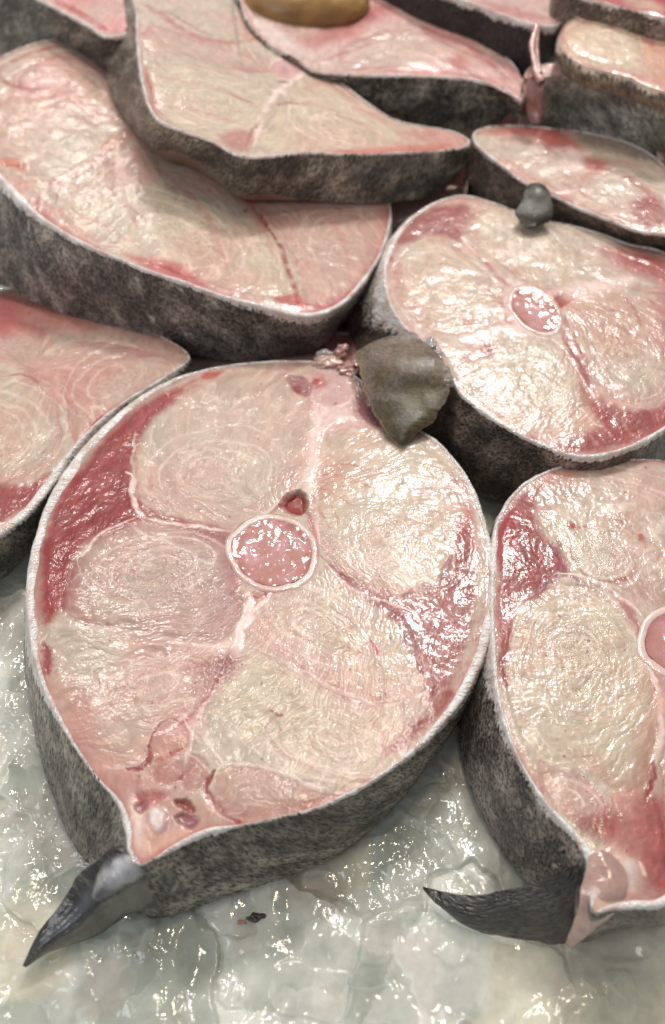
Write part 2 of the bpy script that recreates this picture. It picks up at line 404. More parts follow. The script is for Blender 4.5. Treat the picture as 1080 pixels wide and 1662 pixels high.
        rs = np.random.RandomState(int(s.seed) + 50); q_ = s.out[rs.randint(0, len(s.out), 60)] * 1.0; f_ = rs.rand(60) ** .5
        for c_ in s.cen[None] + (q_ - s.cen[None]) * (f_ * .95)[:, None]:
            k = np.where((np.abs(X - c_[0]) < .12) & (np.abs(Y - c_[1]) < .12))[0]
            if len(k):
                al = 0.75 * (1 - ss(.012, rs.uniform(.03, .055), np.hypot(wx[k] - c_[0], (wy[k] - c_[1]) * rs.uniform(.5, 1))))[:, None]
                col[k] = col[k] * (1 - al) + PC[('deep', 'brown', 'red')[rs.randint(3)]][None] * al
        rr = redness
        ringh = ringh * (1 - 0.35 * rr) + rr * 0.006 * fbm(X * 7, Y * 7, 3.0, 3, 0.7)
        h = h + ringh
        for cc, M in s.pits:
            r = np.hypot(*(M @ np.c_[X - cc[0], Y - cc[1]].T)); h = h * ss(.8, 1.5, r) - 0.30 * ss(1.0, 0.93, r)
        return col, h, G
    def build(s, edge_sink=0.02, skirt=None, bulge=0.12, white_default=None):
        ns, nt = s.ns, s.nt
        inner = s.out - s.nr * (s.w * 0.75)[:, None]
        u = np.linspace(0, 1, ns) ** 0.80
        X = s.cen[0] + (inner[:, 0] - s.cen[0])[None] * u[:, None]
        Y = s.cen[1] + (inner[:, 1] - s.cen[1])[None] * u[:, None]
        Xf, Yf = X.ravel(), Y.ravel(); col, h, G = s.field(Xf, Yf)
        ef = np.repeat(ss(0.93, 1.0, u), nt)
        ed = np.hypot(Xf - np.tile(inner[:, 0], ns), Yf - np.tile(inner[:, 1], ns))
        eb = (1 - ss(0.0, 0.32, ed + 0.12 * fbm(Xf * 2, Yf * 2, 21.0, 3))) * ss(-0.5, 0.3, fbm(Xf * 0.6, Yf * 0.6, 25.0 + s.seed, 3)) * 0.6
        col = col * (1 - eb[:, None]) + PC['rose'][None] * eb[:, None]
        Zf = s.Z(Xf, Yf) + h * (1 - 0.8 * ef) - edge_sink * ef
        s.hgrid = (u, inner, h.reshape(ns, nt))
        V = np.c_[Xf, Yf, Zf]
        bi = inner + s.bo * 0.85; zb = s.Z(inner[:, 0], inner[:, 1]) - s.t + 0.02
        mid = inner + s.bo * 0.4; zm = s.Z(inner[:, 0], inner[:, 1]) - s.t * 0.5
        V = np.vstack([V, np.c_[mid, zm], np.c_[bi, zb], np.c_[s.cen[None].repeat(nt, 0), np.full(nt, s.Z(*s.cen) - s.t + 0.02)]])
        col = np.vstack([col, col[-nt:], col[-nt:], np.repeat(PC[s.base][None], nt, 0)])
        G = np.vstack([G, G[-nt:], G[-nt:], G[-nt:]])
        F = grid_faces(ns + 3, nt, True)
        s.flesh = link_mesh('flesh', V, F, s.fmat, s.root, col, {'grain': G})
        # skin: cut edge lip and wall in one profile
        prof = []; arc = s.arc; o, w_, nrm = s.out, s.w[:, None], s.nr
        jit = (0.055 * fbm(arc * 1.8, arc * 0 + s.seed, 0.5, 5, 0.75))[:, None]
        zt = s.Z(o[:, 0], o[:, 1])
        def row(off, z, v, wt): prof.append((o - nrm * (w_ * off) + nrm * jit * (1 - off), zt + z, v, wt))
        zj = 0.007 * noise(arc * 5, 0, 1.0)
        row(1.0, -0.25, -0.5, 1.3); row(1.0, -0.035, -0.3, 1.3); row(0.85, 0.012 + zj, -0.22, 1.3); row(0.6, 0.03 + zj, -0.15, 1.3)
        row(0.35, 0.028 + zj, -0.08, 1.2); row(0.15, 0.0 + zj, -0.03, 1.1); row(0.03, -0.05, 0.03, 1.0)
        nv = s.skin_nv; lw = np.clip(0.30 + 5.0 * s.w + 0.35 * fbm(arc * 1.2, 0 * arc, 77., 3), 0.45, 1.3)
        prof = [(p[0], p[1], p[2], np.minimum(p[3], lw)) for p in prof]
        for i in range(1, nv + 1):
            f = i / nv; drop = -0.05 - f * (s.t - 0.05); v = -drop
            b = bulge * math.sin(math.pi * min(1, f * 1.02)) + 0.0
            wr = 0.04 * fbm(arc * 0.8, f * 2.0, s.seed + 2.0, 3)
            rel = 0.030 * fbm(arc * 4.5 + v * 2.0, v * 2.6, s.seed + 8.0, 3, 0.6) * ss(0, 0.25, v)
            P = o + nrm * jit * (1 - f) + s.bo * f + nrm * (b + rel + wr * math.sin(math.pi * f))[:, None]
            wt = np.minimum(1.0, lw) - v / np.maximum(s.dk, 0.02) * 0.5
            prof.append((P, zt + drop, v, wt))
        V = np.vstack([np.c_[p[0], p[1]] for p in prof]); nr_ = len(prof)
        wuv = np.vstack([np.c_[arc + 0.45 * p[2], np.full(nt, p[2]) if np.isscalar(p[2]) else p[2], np.zeros(nt) + s.seed * 3.1] for p in prof])
        wt = np.concatenate([np.full(nt, p[3]) if np.isscalar(p[3]) else p[3] for p in prof])
        F = grid_faces(nr_, nt, True)[:, ::-1]
        s.skin = link_mesh('skin', V, F, s.smat, s.root, None, {'wuv': wuv}, {'white': np.clip(wt, -0.6, 1.3)})
        return s
    def vertebra(s, c, rx, ry, ang=0.0, inner=0.78, mring=None, mjelly=None, dz=0.06, depth=0.07):
        cc = s.px([c])[0]; ex = s.px([(c[0] + rx * math.cos(ang), c[1] + rx * math.sin(ang))])[0] - cc
        ey = s.px([(c[0] - ry * math.sin(ang), c[1] + ry * math.cos(ang))])[0] - cc
        s.pits.append((cc, np.linalg.inv(np.c_[ex, ey])))
        n = 160; th = np.linspace(0, 2 * math.pi, n, endpoint=False)
        wob = 1 + 0.06 * noise(np.cos(th) * 1.6, np.sin(th) * 1.6, s.seed) + 0.012 * noise(np.cos(th) * 9, np.sin(th) * 9, 2.)
        def ringpts(r): return cc + (ex[None] * np.cos(th)[:, None] + ey[None] * np.sin(th)[:, None]) * (r * wob)[:, None]
        V = []; Cc = []
        prof = [(1.03, -0.6), (1.03, -0.04), (1.0, dz * 0.15), (0.96, dz * .45), (0.91, dz * 0.55), (inner + 0.03, dz * 0.3), (inner, -0.02), (inner * 0.98, -0.3)]
        for r, z in prof:
            p = ringpts(r); zz = s.Z(p[:, 0], p[:, 1]) + z + 0.012 * noise(p[:, 0] * 5, p[:, 1] * 5, 2.0)
            V.append(np.c_[p, zz]); f = 0.5 + 0.5 * noise(p[:, 0] * 2, p[:, 1] * 2, 3.0)
            k_ = (0.10 + 0.50 * f + (0.25 if r > .98 else 0))[:, None]; Cc.append(PC['white'][None] * (1 - k_) + PC['pink'][None] * k_)
        vb = link_mesh('vertebra', np.vstack(V), grid_faces(len(prof), n, True)[:, ::-1], mring, s.root, np.vstack(Cc))
        V = []; Cc = []; rs = np.linspace(0.0, inner * 1.01, 50)
        for r in rs:
            p = ringpts(np.full(n, r)); q = r / rs[-1]
            zz = s.Z(p[:, 0], p[:, 1]) + dz * 0.2 - depth * (1 - q ** 3) + 0.045 * fbm(p[:, 0] * 1.8, p[:, 1] * 1.8, 5.0, 3)
            V.append(np.c_[p, zz]); f = ss(-0.3, 0.6, fbm(p[:, 0] * 2.2, p[:, 1] * 2.2, 6.0, 3))[:, None]
            rim = ss(0.75, 1.0, q) * 0.35
            c_ = PC['pink'][None] * (1 - f) + PC['jelly'][None] * f
            Cc.append(c_ * (1 - rim) + PC['coral'][None] * rim)
        link_mesh('vertebra_jelly', np.vstack(V), grid_faces(len(rs), n, True)[:, ::-1], mjelly, vb, np.vstack(Cc), origin=s.root.location)
        return vb


# ------------------------------------------------------------------ materials of the place
M_flesh = flesh_material('wet_flesh')
M_far = flesh_material('wet_flesh_far', bumpk=0.8, rough=0.38, coat=0.6, glint=0.8)
M_skin = skin_material('grey_brown_skin', (0.030, 0.026, 0.021), (0.27, 0.24, 0.20), (0.52, 0.48, 0.41), cell=4.2)
M_skin_fine = skin_material('fine_speckled_skin', (0.034, 0.027, 0.025), (0.28, 0.23, 0.205), (0.47, 0.41, 0.37), cell=7.0, stretch=1.3, relief=0.7, fleck=0.02)
M_skin_brown = skin_material('brown_spotted_skin', (0.030, 0.020, 0.015), (0.22, 0.165, 0.135), (0.42, 0.33, 0.28), cell=6.5, stretch=1.3, relief=0.8)
M_skin_grey = skin_material('pale_grey_skin', (0.36, 0.33, 0.28), (0.66, 0.64, 0.56), (0.85, 0.83, 0.76), cell=5.0, relief=0.9)
M_skin_dark = skin_material('blackish_skin', (0.008, 0.007, 0.007), (0.018, 0.014, 0.014), (0.04, 0.032, 0.03), cell=6.0, relief=0.6)
M_skin_flesh = skin_material('brownish_cut_edge', (0.06, 0.045, 0.035), (0.17, 0.125, 0.09), (0.4, 0.32, 0.24), cell=4.0, white=(0.62, 0.48, 0.36), relief=0.5)
M_cart = wet_material('cartilage', None, 0.25, 0.45, 300, 0.0002)
M_jelly = wet_material('spinal_jelly', None, 0.16, 0.5, 130, 0.00014, coat=1.0)

# ------------------------------------------------------------------ A: the near round steak
A = Steak('large round steak in front with a pointed dark fin at its lower left', (3.1, 0, 0), (430, 955), [
    (340, 597, 9), (400, 588, 8), (470, 584, 8), (525, 588, 8), (575, 608, 6), (630, 655, 6), (675, 692, 7), (712, 716, 9), (745, 752, 10),
    (772, 796, 11), (790, 848, 12), (801, 900, 13, .4), (804, 950, 16, .7, (790, 1035)), (800, 1010, 20, .9, (786, 1065)),
    (784, 1070, 20, .8, (772, 1108)), (755, 1130, 17, .45, (748, 1163)), (720, 1175, 13, .25, (722, 1207)), (680, 1215, 11, .18, (690, 1250)),
    (620, 1260, 10, .12, (650, 1300)), (560, 1295, 9, .08, (600, 1348)), (500, 1318, 5, .05, (540, 1392)), (440, 1332, 4, .03, (475, 1420)),
    (390, 1342, 5, .05, (425, 1438)), (345, 1352, 12, .12, (360, 1458)), (300, 1370, 12, .06, (300, 1480)), (252, 1396, 5, .02, (238, 1490)),
    (226, 1404, 5, .05, (200, 1450)), (208, 1380, 8, .05, (172, 1425)),
    (203, 1345, 12, .06, (150, 1408)), (190, 1305, 9, .03, (132, 1390)), (155, 1262, 6, .03, (108, 1350)), (122, 1215, 7, .04, (90, 1302)),
    (92, 1165, 9, .10, (72, 1250)), (66, 1110, 12, .28, (58, 1200)), (50, 1055, 16, .6, (52, 1150)), (42, 995, 19, .8, (48, 1100)),
    (43, 930, 21, .8), (56, 870, 22, .7), (78, 808, 24, .6), (112, 752, 24, .5), (160, 697, 20, .4), (218, 648, 15, .3), (280, 614, 11, .3)],
    3.1, M_flesh, M_skin, nt=1500, ns=420, skin_nv=80, seed=1)
a = A; a.spine = a.px([(470, 850)])[0]
a.block([(300, 625), (400, 603), (470, 606), (503, 640), (514, 700), (508, 745), (482, 790), (440, 825), (400, 846), (370, 852), (325, 847), (280, 840), (238, 822), (220, 798), (217, 750), (222, 705), (250, 655)], (350, 765), 'pale', .35, 5.5, 1.0)
a.block([(524, 705), (560, 682), (640, 690), (702, 722), (742, 772), (763, 830), (770, 890), (752, 945), (700, 962), (645, 972), (590, 952), (542, 920), (518, 885), (503, 850), (507, 780)], (618, 885), 'cream', .35, 5.5, 1.1)
a.block([(130, 900), (160, 872), (230, 848), (325, 862), (372, 872), (386, 915), (391, 965), (388, 1005), (360, 1040), (290, 1048), (200, 1030), (125, 1008), (95, 985), (110, 935)], (265, 930), 'grey', .40, 5.5, 1.0)
a.block([(78, 1040), (140, 1018), (250, 1040), (350, 1052), (345, 1100), (312, 1150), (262, 1195), (232, 1240), (190, 1248), (145, 1225), (103, 1165), (76, 1095)], (240, 1110), 'pale', .25, 4.5, .9, 0)
a.block([(395, 1045), (425, 985), (465, 950), (520, 925), (565, 942), (620, 985), (660, 1030), (692, 1100), (690, 1125), (600, 1140), (520, 1105), (450, 1068)], (515, 1020), 'cream', .40, 6.0, 1.25, 0)
a.block([(365, 1090), (400, 1052), (450, 1075), (530, 1115), (605, 1142), (690, 1132), (640, 1200), (626, 1232), (598, 1268), (540, 1284), (450, 1250), (385, 1195), (345, 1160)], (548, 1215), 'cream', .55, 6.5, 1.1, 0)
a.block([(345, 1275), (372, 1243), (440, 1253), (540, 1290), (556, 1293), (480, 1318), (400, 1330), (352, 1312)], (430, 1290), 'pink', .35, 4, .9)
a.block([(245, 1215), (258, 1185), (290, 1172), (308, 1195), (300, 1225), (268, 1232)], (276, 1204), 'pink', .5, 3, .6)
a.block([(243, 1252), (262, 1232), (295, 1235), (300, 1258), (280, 1278), (252, 1272)], (270, 1252), 'rose', .5, 3, .6)
a.block([(310, 1225), (335, 1235), (338, 1262), (318, 1285), (292, 1280), (296, 1250)], (315, 1255), 'rose', .5, 3, .6)
for p, w_ in (([(404, 848), (440, 826), (482, 792), (506, 750)], 7), ([(345, 1102), (312, 1150), (262, 1195)], 6), ([(76, 1092), (60, 1050), (78, 1030)], 5), ([(520, 880), (516, 840), (510, 790)], 6), ([(232, 1240), (205, 1250), (170, 1246)], 6), ([(450, 1068), (520, 1104), (600, 1140)], 5)):
    a.line(p, 'white', w_, .55, .01)
# dark muscle under the skin, with thin shadows under the septum painted red
a.blob([(286, 630), (300, 640), (262, 668), (234, 700), (220, 740), (220, 800), (240, 832), (214, 852), (160, 868), (125, 900), (110, 950), (92, 1000), (74, 1010), (62, 940), (72, 862), (98, 800), (150, 735), (215, 665)], 'red', .95, 6)
a.blob([(330, 606), (362, 601), (350, 612), (328, 616)], 'coral', .8, 3)
a.blob([(66, 1045), (80, 1050), (87, 1070), (80, 1095), (70, 1085)], 'red', .9, 3)
a.blob([(100, 905), (128, 890), (118, 960), (95, 990)], 'deep', .35, 10)
a.blob([(150, 860), (215, 845), (200, 862), (150, 880)], 'deep', .4, 8)
a.blob([(224, 812), (246, 828), (300, 845), (300, 855), (245, 848), (222, 830)], 'red', .75, 4)  # thin shadow below the septum, painted as a reddish strip
a.blob([(282, 850), (340, 848), (372, 862), (376, 882), (350, 878), (310, 866)], 'red', .65, 6)  # septum shadow painted on towards the spine
a.blob([(375, 880), (388, 900), (392, 970), (384, 990), (372, 930)], 'rose', .6, 8)
a.blob([(600, 962), (650, 970), (700, 955), (725, 940), (735, 880), (750, 842), (766, 868), (774, 930), (770, 1000), (752, 1060), (728, 1110), (700, 1150), (690, 1135), (690, 1090), (662, 1035), (630, 990)], 'red', .88, 7)
a.blob([(752, 780), (762, 800), (772, 850), (778, 900), (764, 890), (755, 840)], 'coral', .7, 5)
a.blob([(626, 1212), (660, 1182), (700, 1150), (722, 1120), (736, 1132), (700, 1175), (660, 1205), (632, 1224)], 'red', .85, 4)
a.blob([(660, 975), (720, 985), (700, 1000), (760, 1010), (742, 1030), (680, 1000)], 'rose', .5, 6)
a.line([(655, 968), (690, 952), (718, 940), (734, 900)], 'purple', 12, .8, -.02)
a.line([(530, 918), (575, 948), (620, 978), (648, 1010), (668, 1050), (684, 1090)], 'dark', 17, .85, -.03)
a.line([(520, 905), (545, 930), (575, 950)], 'red', 16, .7, -.02)
a.line([(700, 1000), (735, 1010), (750, 1000)], 'deep', 5, .6, -.01)
a.line([(690, 1085), (705, 1110), (700, 1135)], 'deep', 8, .6, -.02)
a.blob([(586, 1265), (598, 1258), (604, 1264), (590, 1274)], 'deep', .8, 3)
a.arcs((510, 1012), 140, 78, 28, 60, 330, (.25, .42, .58, .74, .9), 'white', 5, .50)
a.arcs((510, 1012), 140, 78, 28, -40, 220, (.33, .5, .66, .82), 'rose', 8, .26, -.004)
a.arcs((545, 1210), 155, 72, 14, -60, 200, (.2, .36, .52, .68, .84, .96), 'white', 5, .50)
a.arcs((545, 1210), 155, 72, 14, 10, 340, (.28, .44, .6, .76), 'rose', 7, .26, -.004)
a.arcs((350, 768), 135, 78, -8, 150, 370, (.3, .5, .7, .88), 'white', 5, .45)
a.arcs((350, 768), 135, 78, -8, -20, 200, (.4, .6, .8), 'rose', 7, .22, -.004)
a.arcs((262, 920), 130, 66, -10, 170, 400, (.25, .45, .65, .85), 'white', 5, .50)
a.arcs((262, 920), 130, 66, -10, 20, 250, (.35, .55, .78), 'rose', 8, .28, -.004)
a.arcs((612, 885), 60, 62, 20, -80, 170, (.35, .6, .85), 'white', 4, .5)
a.arcs((600, 840), 150, 120, 40, 190, 330, (.5, .66, .82), 'white', 5, .38)
a.arcs((255, 1108), 150, 68, -12, 190, 420, (.25, .45, .65, .85), 'white', 5, .45)
a.arcs((255, 1108), 150, 68, -12, 40, 280, (.35, .6, .8), 'rose', 8, .22, -.004)
a.blob([(350, 870), (380, 880), (392, 960), (380, 1020), (340, 1030), (350, 950)], 'purple', .35, 14)
a.blob([(420, 990), (400, 1040), (440, 1060), (520, 1100), (600, 1135), (680, 1120), (600, 1110), (500, 1070)], 'pink', .35, 10)
a.blob([(90, 1090), (130, 1180), (180, 1240), (150, 1180), (120, 1110)], 'rose', .3, 14)
# translucent tissue by the top of the steak, and the flap's painted shadow
a.blob([(500, 602), (550, 598), (600, 640), (645, 690), (600, 690), (540, 700), (512, 680), (500, 640)], 'jelly', .65, 10)
a.blob([(468, 612), (490, 612), (504, 628), (498, 640), (480, 634)], 'purple', .8, 4, .5, -.12)
a.dot((484, 628), 6, 'red', .9)
a.blob([(575, 660), (588, 640), (612, 668), (618, 690), (596, 690)], 'purple', .8, 6, .5, -.10)  # flap's shadow painted as a dark spot over a shallow dip
a.blob([(505, 615), (522, 608), (530, 622), (514, 632)], 'coral', .7, 4)
a.dot((512, 618), 5, 'blood', .9)
a.line([(505, 648), (528, 662), (560, 655), (575, 640)], 'white', 5, .5, .015)
a.blob([(515, 660), (560, 668), (600, 690), (560, 688), (530, 700), (512, 690)], 'white', .45, 8)
# red blush and threads at the right of the spine
a.blob([(508, 740), (530, 738), (600, 770), (560, 800), (520, 800)], 'orange', .35, 22)
for p in ([(508, 775), (540, 770), (580, 782), (620, 800)], [(510, 790), (540, 800), (570, 820)], [(505, 800), (520, 830), (540, 860)], [(515, 760), (560, 752), (620, 768)], [(530, 810), (545, 835), (550, 850)]):
    a.line(p, 'coral', 4, .55, -.008)
a.blob([(500, 700), (522, 700), (516, 760), (500, 800), (490, 800), (496, 750)], 'white', .70, 7, 1, .03)
a.line([(508, 650), (514, 700), (508, 745), (496, 780)], 'white', 13, .75, .03)
a.blob([(455, 768), (500, 700), (500, 760), (470, 800)], 'pink', .5, 16)
a.blob([(458, 815), (478, 798), (494, 806), (492, 832), (470, 832)], 'deep', .98, 4, .6, -.28)
a.blob([(474, 808), (490, 808), (486, 826), (476, 824)], (130, 45, 22), .9, 3)
a.line([(440, 835), (462, 812), (478, 800)], 'blood', 6, .8, -.02)
a.line([(494, 806), (500, 830), (508, 850)], 'blood', 7, .8, -.02)
a.line([(500, 835), (512, 860), (516, 880)], 'coral', 8, .7)
# pale walls between the muscles
a.line([(378, 862), (330, 857), (262, 848), (228, 834), (216, 805), (214, 775), (204, 768)], 'white', 9, .85, .035)
a.line([(372, 862), (420, 848), (452, 828)], 'pink', 6, .9, .02)
a.line([(226, 836), (196, 852), (160, 868), (140, 892), (128, 905)], 'white', 5, .65, .02)
a.line([(218, 700), (216, 740), (218, 775)], 'white', 4, .5, .01)
a.line([(128, 905), (132, 935), (150, 960), (170, 975)], 'white', 3, .5, .01)
a.line([(80, 1010), (110, 1018), (200, 1022), (300, 1042), (372, 1050)], 'white', 8, .45, .01)
a.line([(404, 960), (405, 985), (392, 1020), (383, 1060), (378, 1075)], 'white', 15, .95, .04)
a.line([(442, 962), (415, 990), (398, 1025)], 'white', 12, .9, .04)
a.blob([(406, 962), (438, 964), (422, 976), (410, 984)], 'pink', .9, 3, .4, -.04)
a.line([(410, 966), (420, 970)], 'blood', 4, .9); a.dot((434, 965), 3, 'blood', .9)
a.blob([(388, 1030), (400, 1010), (385, 1060), (360, 1060), (330, 1048)], 'white', .5, 8)
a.line([(518, 905), (552, 940), (602, 968), (650, 985), (690, 1000)], 'white', 6, .65, .02)
a.line([(655, 995), (690, 1000), (735, 1025), (765, 1028)], 'pink', 5, .7, .01)
a.line([(618, 800), (650, 830), (664, 870), (662, 905), (640, 930), (610, 938)], 'white', 3, .6, .008)
a.line([(700, 800), (728, 850), (738, 900), (735, 945)], 'white', 3, .4, .005)
a.line([(690, 1108), (690, 1125), (650, 1140), (590, 1138), (520, 1108)], 'white', 4, .6, .01)
a.line([(596, 1158), (620, 1185), (628, 1215), (622, 1235)], 'pink', 14, .55, 0)
a.line([(604, 1150), (630, 1180), (636, 1215)], 'white', 4, .5, .01)
a.line([(378, 1070), (350, 1120), (328, 1150), (326, 1185), (345, 1215), (362, 1238)], 'white', 7, .6, .02)
a.line([(362, 1238), (420, 1245), (500, 1272), (560, 1288)], 'white', 7, .5, .01)
a.line([(362, 1238), (345, 1262), (338, 1290)], 'white', 5, .5, .015)
a.line([(300, 1170), (312, 1200), (300, 1230), (296, 1262)], 'white', 6, .6, .02)
a.line([(305, 1225), (325, 1240), (345, 1258)], 'white', 4, .6, .02)
# blood patch below the spine
a.blob([(300, 1082), (350, 1060), (384, 1062), (388, 1085), (360, 1110), (335, 1145), (315, 1130), (330, 1100)], 'red', .62, 12)
a.blob([(358, 1062), (384, 1070), (380, 1090), (352, 1095)], 'purple', .5, 7)
a.line([(372, 1062), (352, 1105), (340, 1130)], 'blood', 6, .85, -.02)
a.line([(340, 1128), (315, 1160), (290, 1180)], 'coral', 5, .6)
a.line([(205, 1252), (228, 1248), (243, 1232), (246, 1210)], 'red', 10, .9, -.03)
a.line([(246, 1212), (254, 1186), (275, 1168), (292, 1172)], 'red', 5, .85, -.02)
a.line([(250, 1236), (275, 1226), (300, 1212)], 'coral', 7, .7, -.01)
a.line([(275, 1275), (292, 1262), (300, 1240)], 'red', 6, .7, -.01)
a.line([(350, 1250), (335, 1275), (345, 1300), (365, 1320), (384, 1334)], 'red', 10, .9, -.05)
a.dot((389, 1334), 5, 'blood', .95, .03)
a.dot((225, 1270), 5, 'red', .6)
# the notch of gristle
a.blob([(180, 1265), (240, 1258), (300, 1285), (340, 1300), (370, 1330), (320, 1355), (250, 1390), (212, 1390), (206, 1330)], 'pink', .55, 12)
a.blob([(214, 1292), (232, 1330), (236, 1375), (215, 1385), (206, 1340)], 'white', .6, 8)
a.blob([(240, 1330), (262, 1340), (290, 1345), (330, 1345), (260, 1385), (225, 1390)], (205, 160, 140), .7, 8)
a.blob([(220, 1290), (250, 1283), (268, 1290), (252, 1304), (226, 1306)], 'rose', .8, 4, .4, -.04)
a.blob([(282, 1298), (300, 1298), (314, 1310), (312, 1318), (294, 1308)], 'red', .95, 2.5, .3, -.13)
a.blob([(288, 1322), (308, 1318), (322, 1332), (312, 1345), (296, 1338)], 'purple', .9, 3, .3, -.12)
a.blob([(216, 1308), (232, 1302), (238, 1314), (226, 1322)], 'purple', .85, 3, .3, -.10)
a.blob([(240, 1325), (250, 1312), (268, 1318), (270, 1340), (254, 1348)], 'milk', .85, 4, .4, .10)
a.blob([(262, 1335), (285, 1330), (288, 1345), (268, 1352)], 'jelly', .6, 4)
for c, r in (((300, 1092), 2), ((250, 1013), 2), ((176, 1012), 2), ((640, 1040), 2), ((455, 1160), 3), ((700, 1050), 2), ((545, 655), 2), ((450, 1400), 1)):
    a.dot(c, r, 'deep', .8)
a.line([(432, 1148), (445, 1155), (452, 1164)], 'red', 4, .8)
a.line([(598, 1040), (610, 1052), (614, 1064)], 'coral', 9, .8)
a.blob([(92, 850), (130, 810), (180, 780), (210, 800), (200, 850), (140, 862), (105, 900), (84, 940), (78, 900)], 'deep', .35, 12)
for p in ([(270, 648), (240, 678), (215, 712)], [(200, 745), (190, 790), (160, 820)], [(118, 870), (105, 905), (92, 950)], [(705, 1030), (700, 1060), (715, 1090)], [(745, 905), (748, 950), (740, 990)]): a.line(p, 'deep', 8, .5, -.015)
a.line([(360, 600), (300, 625), (240, 672), (180, 735), (130, 800), (100, 850)], 'coral', 7, .5)
a.vertebra((443, 895), 76, 65, math.radians(8), 0.84, M_cart, M_jelly)
a.build()

# ------------------------------------------------------------------ B: the near steak at the right
B = Steak('near steak cut by the right photo edge with a curved black fin', (3.2, 0, 0), (1010, 1110), [
    (806, 842, 10), (832, 800, 11), (868, 772, 10), (920, 753, 7), (980, 746, 4), (1040, 745, 3), (1090, 752, 4), (1150, 790, 6), (1205, 860, 6), (1235, 960, 8),
    (1240, 1080, 8), (1220, 1200, 8), (1185, 1320, 8), (1140, 1410, 8), (1085, 1468, 22, .15, (1085, 1500)), (1030, 1474, 20, .1, (1030, 1505)), (990, 1478, 12, .05, (990, 1512)),
    (962, 1482, 4, .05, (945, 1530)), (958, 1440, 12, .05, (915, 1500)), (956, 1398, 18, .10, (880, 1462)), (926, 1352, 12, .12, (848, 1424)), (886, 1306, 8, .22, (812, 1378)), (850, 1252, 7, .16, (778, 1315)),
    (822, 1192, 8, .22, (755, 1255)), (806, 1130, 10, .30, (743, 1190)), (799, 1080, 11, .6, (745, 1150)), (796, 1020, 11, .5, (756, 1110)), (795, 950, 12, .5, (770, 1040)), (797, 890, 12, .4, (785, 975))],
    3.15, M_flesh, M_skin_fine, nt=1200, ns=330, skin_nv=80, seed=2, base='pale')
b = B; b.spine = b.px([(1090, 1000)])[0]
b.block([(872, 800), (900, 772), (1000, 760), (1080, 765), (1150, 800), (1190, 880), (1150, 960), (1085, 985), (1045, 975), (990, 945), (935, 922), (902, 880), (872, 840)], (990, 902), 'pale', .3, 6, 1.1)
b.block([(830, 1010), (855, 972), (900, 952), (950, 950), (1005, 985), (1035, 1040), (1058, 1110), (1066, 1190), (1062, 1235), (1040, 1285), (1000, 1285), (950, 1250), (880, 1232), (838, 1170), (818, 1100)], (945, 1060), 'cream', .55, 6.5, 1.5)
b.block([(872, 1235), (905, 1242), (960, 1270), (985, 1312), (972, 1335), (930, 1335), (895, 1300)], (930, 1300), 'pink', .35, 4, .8)
b.block([(1082, 1180), (1150, 1150), (1190, 1290), (1110, 1400), (1078, 1390), (1070, 1300)], (1130, 1290), 'cream', .4, 5, 1)
b.arcs((985, 900), 95, 75, 30, -70, 290, (.25, .45, .68), 'white', 4, .45)
b.arcs((940, 1060), 150, 110, 50, 100, 400, (.2, .35, .5, .65, .8, .92), 'white', 5, .5)
b.arcs((940, 1060), 150, 110, 50, -60, 200, (.28, .44, .6, .75), 'rose', 8, .26, -.004)
b.arcs((1000, 820), 160, 60, 12, 190, 350, (.4, .6, .8, 1.0), 'white', 5, .4)
b.arcs((925, 1300), 60, 40, 20, 180, 380, (.4, .7, .95), 'white', 4, .5)
b.arcs((940, 1180), 140, 80, 35, 60, 170, (.6, .8, 1.0), 'white', 5, .4)
b.blob([(820, 830), (848, 802), (872, 798), (868, 835), (876, 862), (905, 892), (925, 925), (903, 935), (880, 958), (850, 970), (832, 1000), (826, 1090), (814, 1120), (808, 1060), (806, 950), (808, 880)], 'red', .92, 5)
b.blob([(812, 960), (832, 965), (828, 1000), (822, 1040), (810, 1040)], 'rose', .6, 5)
b.line([(815, 960), (835, 975), (870, 965), (890, 940)], 'pink', 4, .6, .01)
b.blob([(880, 770), (930, 760), (950, 765), (900, 785), (860, 800)], 'coral', .5, 5)
b.blob([(902, 880), (925, 925), (955, 945), (1000, 960), (960, 952), (915, 940), (880, 960), (850, 985), (870, 950), (900, 925)], 'purple', .75, 6)
b.line([(900, 932), (940, 932), (985, 952), (1022, 982), (1040, 1000)], 'white', 6, .8, .02)
b.line([(985, 955), (1015, 985), (1040, 1030), (1060, 1090), (1068, 1150)], 'rose', 14, .6)
b.line([(1035, 1010), (1045, 1060), (1065, 1110), (1074, 1170), (1066, 1230), (1050, 1280)], 'white', 8, .8, .02)
b.line([(1064, 1235), (1058, 1262), (1046, 1300)], 'red', 10, .85, -.02)
b.blob([(808, 860), (828, 836), (832, 848), (820, 880), (816, 910), (804, 900)], 'blood', .9, 3)
b.blob([(800, 862), (814, 848), (812, 870), (800, 880)], (60, 6, 16), .8, 3)
b.line([(830, 850), (860, 845), (870, 835)], 'blood', 5, .7)
b.line([(820, 890), (850, 908), (880, 905)], 'blood', 4, .6)
b.line([(935, 862), (928, 895), (945, 928), (975, 944), (1008, 942), (1028, 925), (1030, 915)], 'red', 4, .75)
b.line([(1000, 948), (1022, 938), (1034, 920)], 'blood', 6, .7)
b.blob([(922, 850), (936, 850), (940, 858), (926, 858)], 'blood', .9, 3)
b.line([(938, 856), (956, 850)], 'coral', 5, .7); b.dot((1040, 872), 6, 'blood', .8); b.line([(1022, 862), (1040, 874), (1050, 890)], 'coral', 4, .6)
b.line([(985, 890), (1000, 910), (996, 925)], 'coral', 3, .6); b.dot((908, 883), 4, 'red', .7); b.line([(990, 842), (1008, 848), (1004, 856)], 'coral', 3, .6)
